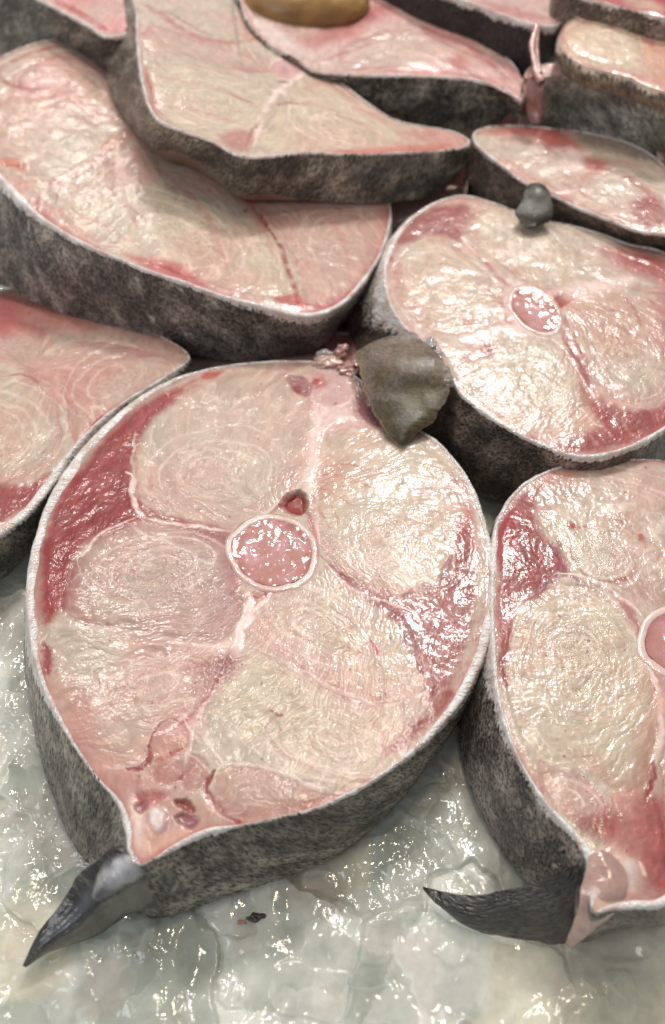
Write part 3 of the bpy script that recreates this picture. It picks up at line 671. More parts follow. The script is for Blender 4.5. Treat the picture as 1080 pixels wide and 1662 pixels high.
b.blob([(935, 1335), (960, 1328), (985, 1318), (1000, 1340), (985, 1362), (950, 1352)], 'red', .75, 8)
b.blob([(985, 1300), (1060, 1290), (1090, 1330), (1110, 1400), (1080, 1450), (1040, 1445), (1000, 1400), (980, 1350)], 'rose', .75, 14)
b.line([(985, 1340), (995, 1352), (982, 1372)], 'red', 6, .8)
b.blob([(1075, 1370), (1120, 1360), (1120, 1430), (1060, 1440)], 'red', .5, 12)
b.blob([(960, 1395), (1000, 1380), (1035, 1400), (1030, 1450), (985, 1478), (962, 1460)], (214, 176, 160), .8, 10, 1, .05)
b.blob([(1000, 1400), (1030, 1395), (1030, 1440), (1005, 1430)], 'milk', .6, 8)
b.line([(1040, 1400), (1046, 1425)], 'white', 6, .8, .03)
b.blob([(1040, 1290), (1005, 1285), (985, 1305), (1010, 1330), (1040, 1320)], 'pink', .7, 8, 1, .03)
b.line([(1055, 1290), (1072, 1350), (1078, 1410)], 'red', 8, .6)
for c in ((1048, 758), (1012, 800), (900, 1020)): b.dot(c, 2, 'deep', .8)
for p in ([(812, 845), (828, 870), (850, 880), (872, 900), (895, 925)], [(812, 925), (840, 930), (862, 920)], [(818, 870), (845, 866), (868, 858)], [(826, 985), (832, 960)], [(860, 925), (890, 940), (900, 950)]): b.line(p, 'blood', 4, .75, -.01)
b.blob([(798, 890), (812, 848), (832, 822), (850, 845), (838, 895), (815, 930)], 'blood', .65, 5)
b.blob([(868, 800), (930, 775), (960, 790), (900, 820), (872, 850)], 'rose', .4, 12)
b.blob([(1040, 1240), (1062, 1235), (1080, 1330), (1080, 1440), (1050, 1420), (1035, 1330)], 'red', .4, 12)
b.vertebra((1098, 1040), 66, 60, math.radians(20), 0.78, M_cart, M_jelly)
b.build()

# ------------------------------------------------------------------ C: middle right
plC = plane3((700, 600, 4.15), (1000, 600, 4.15), (850, 350, 4.9))
Cc_ = Steak('round steak at middle right with an olive skin flap over its rim', plC, (870, 540), [
    (735, 318, 6), (692, 334, 10), (652, 364, 12, .6, (600, 440)), (630, 400, 12, 1.0, (565, 492)), (622, 440, 10, 1.4, (545, 548)), (630, 488, 8, 1.2, (562, 592)), (656, 532, 7, .4, (600, 650)),
    (700, 566, 8, .2, (650, 705)), (724, 604, 8, .15, (690, 735)), (748, 640, 6, .10, (722, 772)), (784, 670, 6, .12, (768, 802)), (830, 699, 6, .12, (824, 816)), (880, 724, 7, .15, (880, 830)),
    (930, 741, 9, .2), (980, 740, 10, .2), (1032, 724, 10, .2), (1082, 695, 8, .2), (1130, 650, 6), (1152, 580, 6), (1150, 500, 6), (1120, 440, 5), (1075, 408, 4),
    (1020, 395, 4), (980, 380, 4), (930, 366, 3), (888, 358, 3), (845, 345, 3), (800, 328, 4), (765, 318, 5)],
    3.95, M_flesh, M_skin_brown, nt=1100, ns=300, skin_nv=80, seed=3)
c = Cc_; c.spine = c.px([(890, 480)])[0]
c.block([(640, 430), (665, 400), (700, 385), (745, 400), (792, 445), (818, 485), (812, 520), (770, 540), (705, 538), (662, 508), (636, 470)], (735, 465), 'cream', .4, 5, .9)
c.block([(755, 352), (800, 334), (860, 352), (902, 382), (930, 422), (922, 458), (890, 470), (850, 458), (800, 418), (764, 390)], (850, 400), 'cream', .4, 5, .9)
c.block([(790, 562), (830, 545), (880, 548), (910, 560), (948, 620), (974, 668), (958, 692), (900, 712), (850, 708), (800, 680), (756, 632), (745, 590)], (885, 640), 'cream', .4, 5.5, 1.1)
c.block([(918, 505), (960, 472), (1020, 480), (1085, 500), (1132, 545), (1110, 620), (1040, 655), (985, 640), (940, 590), (915, 545)], (1020, 580), 'pale', .3, 5.5, 1.2)
c.block([(935, 425), (950, 395), (1000, 408), (1090, 445), (1100, 480), (1040, 474), (970, 455)], (1020, 440), 'pale', .3, 5, 1)
c.arcs((735, 465), 110, 60, 35, 20, 300, (.3, .5, .7, .88), 'white', 4, .4)
c.arcs((880, 640), 110, 75, 50, 20, 320, (.3, .5, .7, .88), 'white', 4, .42)
c.arcs((1025, 575), 110, 80, 50, 120, 420, (.3, .5, .7, .88), 'white', 4, .42)
c.arcs((850, 400), 80, 50, 30, 160, 380, (.4, .6, .85), 'white', 4, .4)
c.blob([(640, 392), (672, 352), (720, 334), (765, 336), (756, 368), (748, 392), (722, 384), (690, 380), (660, 396)], 'red', .8, 6)
c.line([(742, 380), (775, 412), (805, 445), (838, 472)], 'rose', 9, .75, -.02)
c.line([(745, 372), (760, 398), (790, 425)], 'white', 5, .6, .01)
c.line([(740, 372), (750, 385)], 'deep', 9, .6)
c.blob([(898, 482), (915, 476), (936, 480), (922, 492), (910, 498)], 'blood', .85, 3, 1, -.05)
c.blob([(905, 470), (960, 455), (1030, 450), (1000, 470), (930, 485)], 'white', .7, 9, 1, .03)
c.blob([(915, 490), (960, 476), (1050, 500), (1060, 560), (1000, 580), (950, 540)], 'orange', .35, 25)
c.blob([(985, 400), (1040, 406), (1090, 430), (1092, 462), (1040, 450), (1000, 432)], 'rose', .75, 10)
c.blob([(1040, 412), (1085, 425), (1070, 440), (1030, 430)], 'red', .5, 8)
c.line([(912, 535), (938, 585), (955, 630), (975, 670), (990, 690)], 'rose', 22, .75, -.01)
c.line([(925, 560), (945, 598), (960, 630)], 'dark', 9, .6, -.02)
c.blob([(975, 652), (1010, 664), (1060, 664), (1095, 650), (1092, 684), (1040, 714), (985, 730), (930, 735), (905, 724), (945, 705), (972, 690)], 'red', .88, 6)
c.line([(1010, 680), (1022, 700), (1040, 710)], 'pink', 5, .6, .01)
c.blob([(838, 702), (860, 703), (882, 716), (862, 720)], 'red', .85, 3)
c.line([(975, 690), (940, 700), (895, 714)], 'pink', 9, .6)
c.line([(930, 650), (962, 685), (976, 692)], 'white', 3, .6)
c.line([(850, 660), (880, 700), (893, 716)], 'white', 5, .6, .01)
c.line([(778, 548), (802, 590), (830, 620), (860, 650)], 'white', 4, .5, .01)
c.blob([(752, 548), (772, 540), (822, 528), (800, 545), (780, 560)], 'white', .75, 6, 1, .02)
c.blob([(750, 520), (768, 512), (776, 530), (760, 542)], 'pink', .8, 5)
c.blob([(752, 552), (775, 550), (796, 562), (800, 580), (770, 576)], 'pink', .8, 5)
c.blob([(784, 555), (794, 552), (798, 576), (788, 578)], 'red', .8, 4)
c.dot((752, 582), 4, 'coral', .7); c.dot((633, 420), 5, 'red', .8)
for p in ([(990, 545), (1004, 550), (1012, 560)], [(1040, 540), (1028, 552)], [(1012, 572), (1018, 580)], [(985, 506), (1000, 504)], [(1040, 480), (1070, 495)]): c.line(p, 'blood', 5, .7)
c.blob([(812, 520), (822, 478), (836, 462), (856, 462), (850, 520), (880, 550), (830, 540)], 'white', .55, 7, .8, .01)
c.dot((828, 516), 9, 'coral', .5, -.04)
for p in ([(905, 492), (918, 520), (935, 560), (960, 600)], [(975, 415), (1010, 425), (1050, 440), (1085, 452)], [(1000, 470), (1030, 500), (1040, 530)], [(690, 372), (720, 378), (748, 395)]): c.line(p, 'red', 6, .55)
c.blob([(1060, 480), (1110, 470), (1110, 560), (1080, 600), (1060, 540)], 'rose', .5, 14)
c.vertebra((869, 503), 52, 33, math.radians(42), 0.84, M_cart, M_jelly, dz=0.05, depth=0.04)
c.build()

# ------------------------------------------------------------------ D: the long steak at the left
plD = plane3((100, 150, 7.1), (0, 400, 6.75), (600, 450, 4.5))
D_ = Steak('long pale steak at middle left with a wide band of mottled grey skin', plD, (280, 330), [
    (-30, 108, 5), (10, 88, 5), (55, 70, 5), (105, 62, 5), (150, 72, 4), (186, 100, 3), (215, 150, 3), (240, 190, 3), (290, 210, 3), (325, 243, 3), (370, 268, 3), (430, 284, 3), (500, 300, 3), (570, 308, 3), (624, 316, 3, .05, (620, 330)),
    (636, 340, 4, .3), (632, 375, 5, .3), (615, 420, 6, .3, (612, 440)), (588, 462, 8, .3, (580, 500)), (556, 494, 12, .35, (548, 535)), (515, 512, 15, .5, (520, 573)), (468, 510, 14, .45, (470, 582)), (420, 497, 11, .3, (420, 586)), (360, 481, 8, .2, (360, 583)),
    (300, 460, 7, .12, (300, 570)), (240, 440, 7, .12, (235, 555)), (180, 416, 7, .12, (172, 532)), (120, 389, 8, .12, (110, 508)), (70, 358, 10, .15, (60, 488)), (30, 325, 14, .2, (18, 466)),
    (0, 292, 14, .25, (-18, 440)), (-40, 240, 8), (-70, 190, 6), (-60, 140, 5)],
    3.4, M_flesh, M_skin_fine, nt=1300, ns=240, skin_nv=80, seed=4, base='pale')
d = D_; d.spine = d.px([(190, 270)])[0]
d.block([(125, 378), (92, 335), (130, 300), (210, 240), (300, 255), (390, 310), (440, 370), (468, 430), (470, 482), (380, 472), (250, 430)], (300, 380), 'cream', .35, 4, .8)
d.block([(395, 300), (500, 318), (625, 328), (622, 400), (570, 470), (500, 490), (480, 430), (430, 350)], (560, 400), 'pink', .45, 4, .7)
d.block([(20, 125), (100, 85), (170, 100), (215, 170), (170, 200), (110, 165), (50, 150)], (110, 120), 'pink', .4, 4, .7)
d.block([(0, 160), (60, 160), (110, 175), (180, 215), (150, 250), (80, 290), (10, 270), (-40, 220)], (60, 220), 'pale', .3, 4, .7)
d.arcs((280, 380), 170, 80, 25, 160, 420, (.35, .55, .75, .92), 'white', 5, .4)
d.arcs((560, 400), 90, 80, 30, 120, 340, (.4, .65, .88), 'white', 5, .35)
d.arcs((100, 150), 110, 55, 10, 160, 380, (.4, .65, .88), 'white', 5, .4)
d.line([(-20, 130), (10, 105), (55, 85), (100, 76), (150, 84)], 'rose', 10, .7)
d.line([(-10, 112), (0, 128), (20, 138), (45, 146), (78, 142)], 'red', 11, .8, -.04)
d.line([(60, 330), (75, 305), (110, 285), (150, 262), (200, 232)], 'rose', 18, .55, .02)
d.line([(110, 158), (165, 185), (200, 210), (228, 238)], 'pink', 7, .6)
d.line([(0, 242), (60, 248), (120, 245), (165, 236)], 'pink', 5, .6)
d.blob([(160, 250), (185, 245), (200, 285), (190, 310), (160, 290)], 'red', .5, 10)
d.blob([(165, 232), (200, 210), (212, 222), (195, 240), (170, 244)], 'orange', .5, 6, 1, .05)
d.blob([(200, 240), (240, 250), (260, 280), (220, 310), (190, 280)], 'pink', .6, 10)
d.blob([(210, 205), (260, 208), (295, 240), (310, 262), (270, 250), (230, 235)], 'pink', .5, 8, 1, .12)
d.dot((272, 238), 5, 'red', .8)
d.line([(170, 300), (200, 330), (225, 370)], 'rose', 9, .4)
d.blob([(48, 330), (62, 318), (85, 345), (78, 365), (58, 352)], 'rose', .6, 6)
d.blob([(-10, 264), (20, 258), (42, 266), (40, 278), (10, 272)], 'orange', .8, 4, 1, .05)
d.line([(372, 298), (398, 318), (418, 345), (436, 372)], 'red', 11, .75, -.03)
d.line([(436, 372), (455, 400), (468, 435), (478, 470), (482, 492)], 'red', 9, .85, -.03)
d.line([(400, 385), (420, 378), (434, 372)], 'coral', 4, .6); d.dot((398, 342), 3, 'red', .8)
d.blob([(200, 412), (230, 416), (290, 428), (320, 452), (330, 466), (290, 456), (240, 436)], 'coral', .8, 5)
d.line([(245, 428), (280, 440), (305, 455)], 'red', 7, .6)
d.blob([(440, 484), (480, 478), (500, 492), (540, 490), (580, 460), (575, 480), (530, 503), (470, 500)], 'coral', .8, 4)
d.line([(338, 418), (345, 428)], 'red', 3, .6); d.line([(325, 358), (330, 362)], 'red', 2, .6)
for p in ([(60, 330), (110, 345), (180, 372), (250, 418)], [(215, 250), (290, 300), (340, 360), (370, 440)], [(300, 255), (370, 300), (420, 360), (452, 430)], [(480, 310), (530, 350), (560, 400), (570, 450)], [(120, 300), (60, 295), (10, 300)], [(20, 180), (80, 190), (150, 225)]): d.line(p, 'pink', 9, .6, -.01)
for p in ([(90, 330), (105, 300), (140, 280), (175, 262)], [(196, 300), (210, 335), (240, 360)], [(0, 268), (30, 272), (45, 268)], [(170, 245), (150, 275), (120, 290)]): d.line(p, 'red', 5, .5)
d.line([(190, 240), (160, 262), (110, 282), (75, 310), (62, 345)], 'white', 5, .6, .01)
d.blob([(240, 430), (330, 462), (430, 490), (520, 500), (590, 450), (600, 470), (530, 510), (420, 496), (300, 458)], 'rose', .45, 6)
d.build()

# ------------------------------------------------------------------ E: lower left
E = Steak('pinkish steak half hidden under the long steak at the left edge of the photo', (2.95, 0, 0), (60, 690), [
    (-40, 478, 3), (60, 470, 3), (160, 500, 3), (240, 535, 3), (292, 562, 3), (308, 578, 3), (300, 592, 4), (258, 620, 6), (208, 650, 6), (154, 694, 8), (108, 748, 12), (84, 788, 18, .2, (84, 850)),
    (48, 832, 22, .2, (40, 906)), (0, 868, 24, .2, (-8, 950)), (-60, 900, 20, .2, (-70, 990)), (-140, 880, 10), (-180, 760, 6), (-160, 600, 6), (-110, 510, 5)],
    2.9, M_flesh, M_skin, nt=900, ns=220, skin_nv=36, seed=5, base='pale')
e = E; e.spine = e.px([(60, 600)])[0]
e.block([(-140, 640), (0, 600), (80, 640), (100, 740), (20, 780), (-120, 800)], (-10, 700), 'cream', .3, 5, 1)
e.block([(95, 560), (200, 560), (290, 590), (200, 665), (125, 725), (104, 650)], (190, 620), 'pink', .3, 4, .8)
e.block([(-100, 520), (40, 520), (90, 560), (80, 620), (0, 590), (-100, 600)], (20, 560), 'pink', .4, 4.5, 1.1)
e.arcs((0, 700), 120, 90, 0, 120, 420, (.3, .5, .7, .9), 'white', 5, .4)
e.arcs((180, 620), 90, 60, -30, 120, 380, (.4, .7, .9), 'white', 5, .35)
e.blob([(-60, 800), (0, 785), (50, 788), (84, 765), (60, 806), (20, 836), (-40, 860)], 'red', .88, 5)
e.line([(84, 768), (110, 742), (150, 694), (180, 670), (206, 660)], 'coral', 10, .85)
e.line([(15, 610), (40, 608), (62, 620), (82, 628)], 'red', 6, .7)
e.line([(82, 628), (92, 660), (100, 720)], 'pink', 5, .6)
e.blob([(-20, 480), (80, 490), (160, 530), (60, 545), (-20, 530)], 'coral', .6, 18)  # shadow of the long steak above, painted as a reddish tint
e.blob([(-20, 480), (30, 485), (20, 540), (-20, 540)], 'rose', .7, 12)  # stronger end of that painted shadow, at the left
e.build()

# ------------------------------------------------------------------ F: upper centre
plF = plane3((250, 50, 9.4), (300, 200, 8.7), (700, 240, 6.6))
F_ = Steak('upper centre steak with a white rimmed left edge and dark skin along its front', plF, (400, 160), [
    (224, -45, 5, .1, (160, -20)), (221, 30, 5, .1, (161, 60)), (224, 95, 6, .1, (178, 135)), (234, 155, 6, .12, (208, 190)), (256, 195, 6, .1, (250, 240)), (300, 215, 5, .08, (305, 262)), (345, 231, 5, .06, (350, 290)), (388, 254, 5, .05, (390, 318)), (440, 255, 3, .03, (440, 322)),
    (500, 249, 3, .03, (500, 325)), (560, 251, 3, .03, (565, 330)), (640, 249, 3, .05, (640, 328)), (705, 246, 3, .05, (705, 318)), (750, 240, 4, .1, (745, 292)), (763, 228, 4), (735, 213, 3), (680, 203, 3), (640, 193, 3), (600, 168, 3), (560, 138, 3), (522, 112, 2), (482, 86, 2),
    (436, 58, 2), (402, 34, 2), (386, 12, 2), (372, -14, 2), (362, -60, 2)],
    2.4, M_far, M_skin, nt=1000, ns=200, skin_nv=36, seed=6, base='pale')
f = F_; f.spine = f.px([(455, 130)])[0]
f.block([(238, 110), (300, 100), (400, 125), (440, 165), (420, 225), (370, 232), (275, 195), (245, 160)], (330, 165), 'cream', .4, 5, .9)
f.block([(450, 175), (520, 130), (590, 172), (650, 208), (640, 235), (520, 245), (430, 245), (425, 210)], (560, 205), 'cream', .5, 5, .9)
f.block([(240, 40), (330, 60), (420, 85), (450, 110), (400, 118), (300, 92), (240, 90)], (340, 85), 'pink', .3, 4, .7)
f.arcs((340, 165), 100, 50, 15, 20, 340, (.35, .55, .75, .92), 'white', 4, .4)
f.arcs((560, 205), 110, 40, 12, 20, 340, (.35, .55, .75, .92), 'white', 4, .4)
f.line([(230, 5), (255, 18), (290, 42), (340, 65), (390, 70)], 'rose', 13, .65)
f.line([(390, 68), (430, 66), (480, 90)], 'rose', 12, .5)
f.blob([(438, 105), (450, 96), (478, 96), (496, 110), (482, 126), (455, 126)], 'jelly', .8, 4)
f.line([(436, 112), (446, 98), (480, 94), (500, 110), (484, 128), (452, 128)], 'white', 4, .6)
f.line([(500, 90), (490, 120), (450, 150), (428, 185), (420, 215), (412, 240)], 'white', 8, .7, .02)
f.line([(440, 145), (470, 155)], 'white', 8, .6)
f.line([(370, 148), (390, 160), (412, 168)], 'red', 8, .6); f.line([(436, 170), (470, 168), (500, 170)], 'red', 8, .55); f.line([(450, 132), (470, 134)], 'red', 6, .7)
f.blob([(238, 110), (250, 150), (262, 190), (280, 200), (250, 180), (236, 145)], 'rose', .5, 5)
f.blob([(355, 220), (390, 210), (415, 222), (400, 245), (375, 240)], 'rose', .6, 6)
f.blob([(540, 244), (640, 238), (700, 236), (740, 232), (700, 246), (600, 250)], 'orange', .75, 4)
f.blob([(650, 212), (720, 216), (755, 228), (720, 232), (660, 225)], 'pink', .6, 5)
for p in ([(236, 120), (300, 130), (370, 150), (425, 180)], [(250, 170), (320, 180), (400, 205)], [(470, 160), (540, 180), (620, 220)], [(300, 60), (360, 80), (430, 100)]): f.line(p, 'pink', 8, .6, -.01)
for p in ([(226, 60), (234, 110), (246, 150), (262, 185)], [(255, 10), (300, 35), (350, 62)], [(425, 195), (408, 215), (398, 240)]): f.line(p, 'red', 5, .5)
f.build()

# ------------------------------------------------------------------ G, H, I, J, K, L: the far ones
plG = plane3((450, 80, 8.5), (800, 120, 7.6), (600, 0, 8.9))
G_ = Steak('upper steak behind the centre one with grey skin crossed by one pale streak', plG, (640, 60), [
    (396, 20, 3), (425, 62, 3), (480, 96, 3), (520, 118, 4, .1, (520, 180)), (600, 123, 4, .08, (600, 195)), (680, 124, 4, .08, (680, 205)), (760, 129, 4, .1, (760, 213)), (815, 143, 4, .1, (812, 212)), (846, 163, 5, .3, (843, 203)),
    (852, 140, 3), (836, 106, 3), (795, 72, 3), (745, 45, 3), (695, 30, 3), (665, 5, 3), (640, -40, 3), (500, -60, 3), (395, -40, 3)],
    2.7, M_far, M_skin, nt=900, ns=140, skin_nv=30, seed=7, base='far')
g = G_
g.block([(560, 70), (650, 45), (720, 60), (800, 100), (820, 130), (700, 115), (560, 112)], (680, 90), 'pale', .35, 4, .8)
g.blob([(480, 70), (540, 40), (600, 10), (640, 10), (600, 40), (520, 80)], 'rose', .6, 10)
g.blob([(560, 30), (600, 20), (610, 30), (570, 42)], 'red', .5, 6)
g.line([(680, 40), (720, 60), (760, 75), (820, 120)], 'rose', 12, .6); g.blob([(730, 98), (750, 90), (760, 112), (738, 112)], 'coral', .6, 6)
g.line([(600, 116), (700, 116), (790, 128), (840, 150)], 'coral', 7, .5)
g.blob([(420, 30), (470, 60), (500, 90), (440, 70)], 'milk', .4, 10)
for p in ([(520, 100), (580, 80), (640, 60)], [(660, 30), (720, 70), (780, 95), (830, 130)], [(560, 112), (640, 108), (720, 112)]): g.line(p, 'red', 6, .5)
g.build()

plH = plane3((800, 10, 9.6), (900, 30, 9.4), (760, -60, 9.9))
H_ = Steak('far steak with near black skin and a thin pink strand hanging from it', plH, (810, -30), [
    (560, -80, 4), (660, -28, 4), (720, -8, 4), (765, 4, 4), (805, 20, 4), (850, 36, 5), (893, 43, 5), (912, 34, 4), (905, 0, 4), (885, -50, 4), (760, -110, 4), (640, -120, 4)],
    3.4, M_far, M_skin_dark, nt=700, ns=80, skin_nv=30, seed=8, base='far')
H_.blob([(780, 0), (850, 15), (890, 30), (850, 30), (800, 15)], 'rose', .5, 6)
H_.build()

plI = plane3((850, 250, 5.8), (1050, 330, 5.8), (950, 215, 6.2))
I_ = Steak('right edge steak with a small dark fin hanging over its front', plI, (940, 280), [
    (768, 216, 5), (790, 206, 4), (830, 203, 3), (880, 206, 3), (940, 213, 3), (1000, 225, 3), (1040, 240, 3), (1072, 262, 3), (1105, 300, 4), (1140, 345, 5), (1110, 378, 8), (1078, 380, 8, .15, (1078, 425)), (1040, 376, 8, .12, (1040, 425)), (1000, 362, 7, .12, (1000, 420)),
    (960, 346, 6, .12, (960, 405)), (920, 329, 5, .12, (920, 395)), (880, 311, 5, .1, (875, 385)), (850, 296, 5, .1, (840, 370)), (820, 273, 6, .1, (800, 350)), (790, 251, 6, .12, (768, 328)), (771, 232, 6, .15, (752, 305))],
    3.0, M_far, M_skin_brown, nt=900, ns=140, skin_nv=36, seed=9, base='pale')
i = I_
i.block([(800, 225), (860, 225), (920, 255), (920, 300), (860, 280), (810, 250)], (860, 250), 'pale', .3, 4, .8)
i.block([(950, 280), (1000, 260), (1060, 280), (1060, 330), (1000, 340), (940, 310)], (1000, 305), 'pale', .3, 4, .8)
i.blob([(775, 214), (830, 207), (900, 208), (930, 225), (950, 250), (900, 245), (860, 222), (800, 220)], 'coral', .75, 7)
i.blob([(900, 240), (950, 245), (960, 270), (930, 280), (910, 262)], 'white', .7, 7)
i.blob([(950, 255), (985, 262), (975, 280), (950, 275)], 'coral', .7, 6)
i.line([(960, 270), (1010, 285), (1050, 310), (1070, 340)], 'rose', 12, .7)
i.blob([(1030, 330), (1070, 320), (1085, 355), (1060, 370), (1030, 360)], 'red', .7, 5)
i.line([(860, 290), (890, 300), (920, 320)], 'coral', 7, .6)
i.build()

plJ = plane3((900, 110, 8.2), (1050, 140, 8.0), (1000, 95, 8.4))
J_ = Steak('silvery grey skinned steak end below the cream coloured steak', plJ, (1000, 115), [
    (852, 120, 3), (868, 106, 3), (930, 100, 3), (1000, 90, 3), (1100, 100, 3), (1165, 150, 3), (1140, 192, 4), (1080, 162, 4, .3, (1080, 262)), (1040, 146, 4, .3, (1040, 250)), (1000, 129, 4, .35, (1000, 240)), (960, 114, 4, .4, (955, 222)), (920, 112, 4, .5, (915, 212)), (880, 126, 4, .8, (885, 212)), (860, 130, 4, .8, (868, 205))],
    3.2, M_far, M_skin_grey, nt=700, ns=60, skin_nv=36, seed=10, base='far')
J_.blob([(855, 122), (900, 105), (1000, 110), (1080, 150), (1000, 122), (900, 112)], 'rose', .6, 5)
J_.build()
plK = plane3((950, 50, 9.7), (1060, 70, 9.6), (980, 110, 9.3))
K_ = Steak('cream coloured steak at the top right corner resting on the silvery one', plK, (1000, 75), [
    (908, 70, 3), (912, 48, 3), (930, 30, 3), (962, 20, 3), (1000, 18, 3), (1034, 32, 3), (1052, 44, 3), (1082, 52, 3), (1112, 74, 3), (1130, 110, 3), (1110, 152, 3), (1066, 146, 3), (1024, 128, 3), (990, 118, 3), (950, 108, 4), (922, 92, 4)],
    0.8, M_far, M_skin_flesh, nt=700, ns=110, skin_nv=20, seed=11, base='cream')
K_.block([(915, 60), (950, 30), (1000, 30), (1040, 60), (1040, 95), (990, 105), (930, 85)], (970, 65), 'cream', .6, 3, .8, .12)
K_.line([(975, 48), (1010, 45), (1050, 62), (1060, 78)], 'rose', 10, .55)
K_.blob([(1050, 70), (1090, 70), (1090, 140), (1040, 125)], 'orange', .45, 10)
K_.blob([(960, 105), (1040, 118), (1090, 150), (1000, 125)], 'pink', .7, 5)
K_.build()

plL = plane3((0, -30, 9.4), (150, 40, 9.0), (100, -60, 9.8))
L_ = Steak('far steak at the top left corner, a triangle of pink flesh above mottled grey skin', plL, (70, -60), [
    (-120, -110, 4), (-60, -60, 5), (0, -30, 5, .1, (0, 82)), (55, -4, 6, .1, (55, 100)), (100, 19, 7, .1, (100, 110)), (140, 41, 7, .1, (140, 130)), (175, 60, 7, .1, (172, 150)), (215, 40, 5), (205, -60, 4), (60, -150, 4)],
    3.8, M_far, M_skin, nt=700, ns=80, skin_nv=36, seed=12, base='far')
L_.line([(75, -8), (110, 10), (150, 34), (175, 48)], 'coral', 10, .8)
L_.build()

plN = plane3((1000, 10, 10.6), (1080, 20, 10.6), (1000, -60, 11.0))
N_ = Steak('blurred pink steak end farthest back at the top right corner', plN, (1040, -30), [
    (905, -30, 3), (940, -6, 3), (985, 6, 3), (1040, 20, 3), (1090, 30, 3), (1140, 20, 3), (1150, -60, 3), (1040, -100, 3), (930, -80, 3)],
    3.0, M_far, M_skin_brown, nt=500, ns=50, skin_nv=20, seed=13, base='rose')
N_.blob([(1010, -5), (1060, 0), (1080, 20), (1040, 15)], 'cream', .6, 8)
N_.build()

O_ = Steak('mostly hidden steak between the long steak and the round front one', (1.7, 0, 0), (420, 590), [
    (300, 560, 3), (420, 545, 3), (560, 540, 3), (600, 565, 3), (580, 590, 3), (545, 606, 3), (430, 610, 3), (320, 612, 3), (285, 590, 3)],
    1.6, M_far, M_skin, nt=400, ns=60, skin_nv=12, seed=14, base='grey')
O_.build()
P_ = Steak('mostly hidden strip of brownish flesh between the upper centre steak and the right ones', (3.6, 0, 0), (690, 320), [
    (600, 318, 3), (680, 296, 3), (735, 262, 3), (752, 250, 3), (760, 290, 3), (750, 322, 3), (690, 345, 3), (620, 360, 3)],
    2.0, M_far, M_skin, nt=400, ns=60, skin_nv=12, seed=15, base='grey')
P_.build()

# ------------------------------------------------------------------ fins, flaps and loose tissue
def sheet(name, rows, mat, parent, origin, n=60, m=40, bulge=0.3, thick=0.15, colf=None, skew=1.0, rough=0.02, white=None, sharp=1.0, fray=0.08, rays=0.0, fold=0.0, nfreq=2.2, noct=3):
    """A thick curved sheet lofted through rows of (left px, left z, right px, right z); real points in space."""
    Lp = np.vstack([at([r[0]], r[1]) for r in rows]); Rp = np.vstack([at([r[2]], r[3]) for r in rows])
    k = 12
    Lc = catmull(Lp, k, False); Rc = catmull(Rp, k, False); q = np.linspace(0, len(Lc) - 1, n)
    ip = lambda A: np.c_[[np.interp(q, np.arange(len(A)), A[:, j]) for j in range(3)]].T
    Lc, Rc = ip(Lc), ip(Rc)
    jl = fbm(q * .10, 0 * q + len(rows), 2.7, 4, .6)[:, None]; jr = fbm(q * .10, 0 * q, 8.7, 4, .6)[:, None]; wd_ = Rc - Lc
    Lc, Rc = Lc + wd_ * jl * fray, Rc + wd_ * jr * fray
    v = np.linspace(0, 1, m); G = Lc[:, None] * (1 - v)[None, :, None] + Rc[:, None] * v[None, :, None]
    wv = np.linalg.norm(Rc - Lc, axis=1)
    du = np.gradient(G, axis=0); dv = np.gradient(G, axis=1); N = np.cross(du, dv); N /= np.linalg.norm(N, axis=2, keepdims=True) + 1e-9
    cam_dir = O3 - G; sgn = np.sign(np.sum(N * np.array([0, -0.4, 1.0]), axis=2).mean()); N *= sgn
    bb = bulge if callable(bulge) else (lambda u_: bulge)
    u = np.linspace(0, 1, n)
    sh = np.sin(np.pi * v) ** sharp
    hgt = sh[None, :] * np.minimum(np.array([bb(x) for x in u]), wv * 0.5)[:, None]
    nn = rough * fbm(G[..., 0] * nfreq, G[..., 1] * nfreq, G[..., 2] * nfreq, noct, 0.5)
    nn = nn + rays * (np.sin((v[None, :] + .06 * noise(u * 3, 0., 6.)[:, None]) * 60) * sh[None, :]) * ss(0, .15, u)[:, None]
    if fold: nn = nn + fold * np.exp(-((v[None, :] - (.75 - .55 * u)[:, None]) / .12) ** 2) * ss(.05, .3, u)[:, None] * ss(1, .7, u)[:, None] - .7 * fold * np.exp(-((v[None, :] - (.98 - .5 * u)[:, None]) / .10) ** 2) * ss(.05, .3, u)[:, None]
    top = G + N * (hgt + nn)[..., None]
    tk = thick * (np.sin(np.pi * v) ** 0.5)[None, :] * np.minimum(1, wv / 0.4)[:, None]
    botm = top - N * (tk + 0.01)[..., None]
    V = np.vstack([top.reshape(-1, 3), botm.reshape(-1, 3)]); f = grid_faces(n, m)
    if sgn < 0: f = f[:, ::-1]
    F = [f, f[:, ::-1] + n * m]
    idx = np.r_[np.arange(m), np.arange(1, n) * m + m - 1, (n - 1) * m + np.arange(m - 2, -1, -1), np.arange(n - 2, 0, -1) * m]
    a_, b_ = idx, np.roll(idx, -1); side = np.c_[a_, a_ + n * m, b_ + n * m, b_]
    if sgn < 0: side = side[:, ::-1]
    F.append(side[:, ::-1]); F = np.vstack(F)
    UU = np.repeat(u, m); VV = np.tile(v, n)
    al = np.r_[0, np.cumsum(np.linalg.norm(np.diff(0.5 * (Lc + Rc), axis=0), axis=1))]
    wuv = np.c_[np.repeat(al, m), (np.tile(v - 0.5, n) * np.repeat(wv, m)), np.zeros(n * m)]
    col = colf(UU, VV, V[:n * m]) if colf else None
    wt = white(UU, VV) if white is not None else np.full(n * m, -0.4)
    return link_mesh(name, V, F, mat, parent, None if col is None else np.vstack([col, col]), {'wuv': np.vstack([wuv, wuv])}, {'white': np.r_[wt, wt]}, origin=origin)

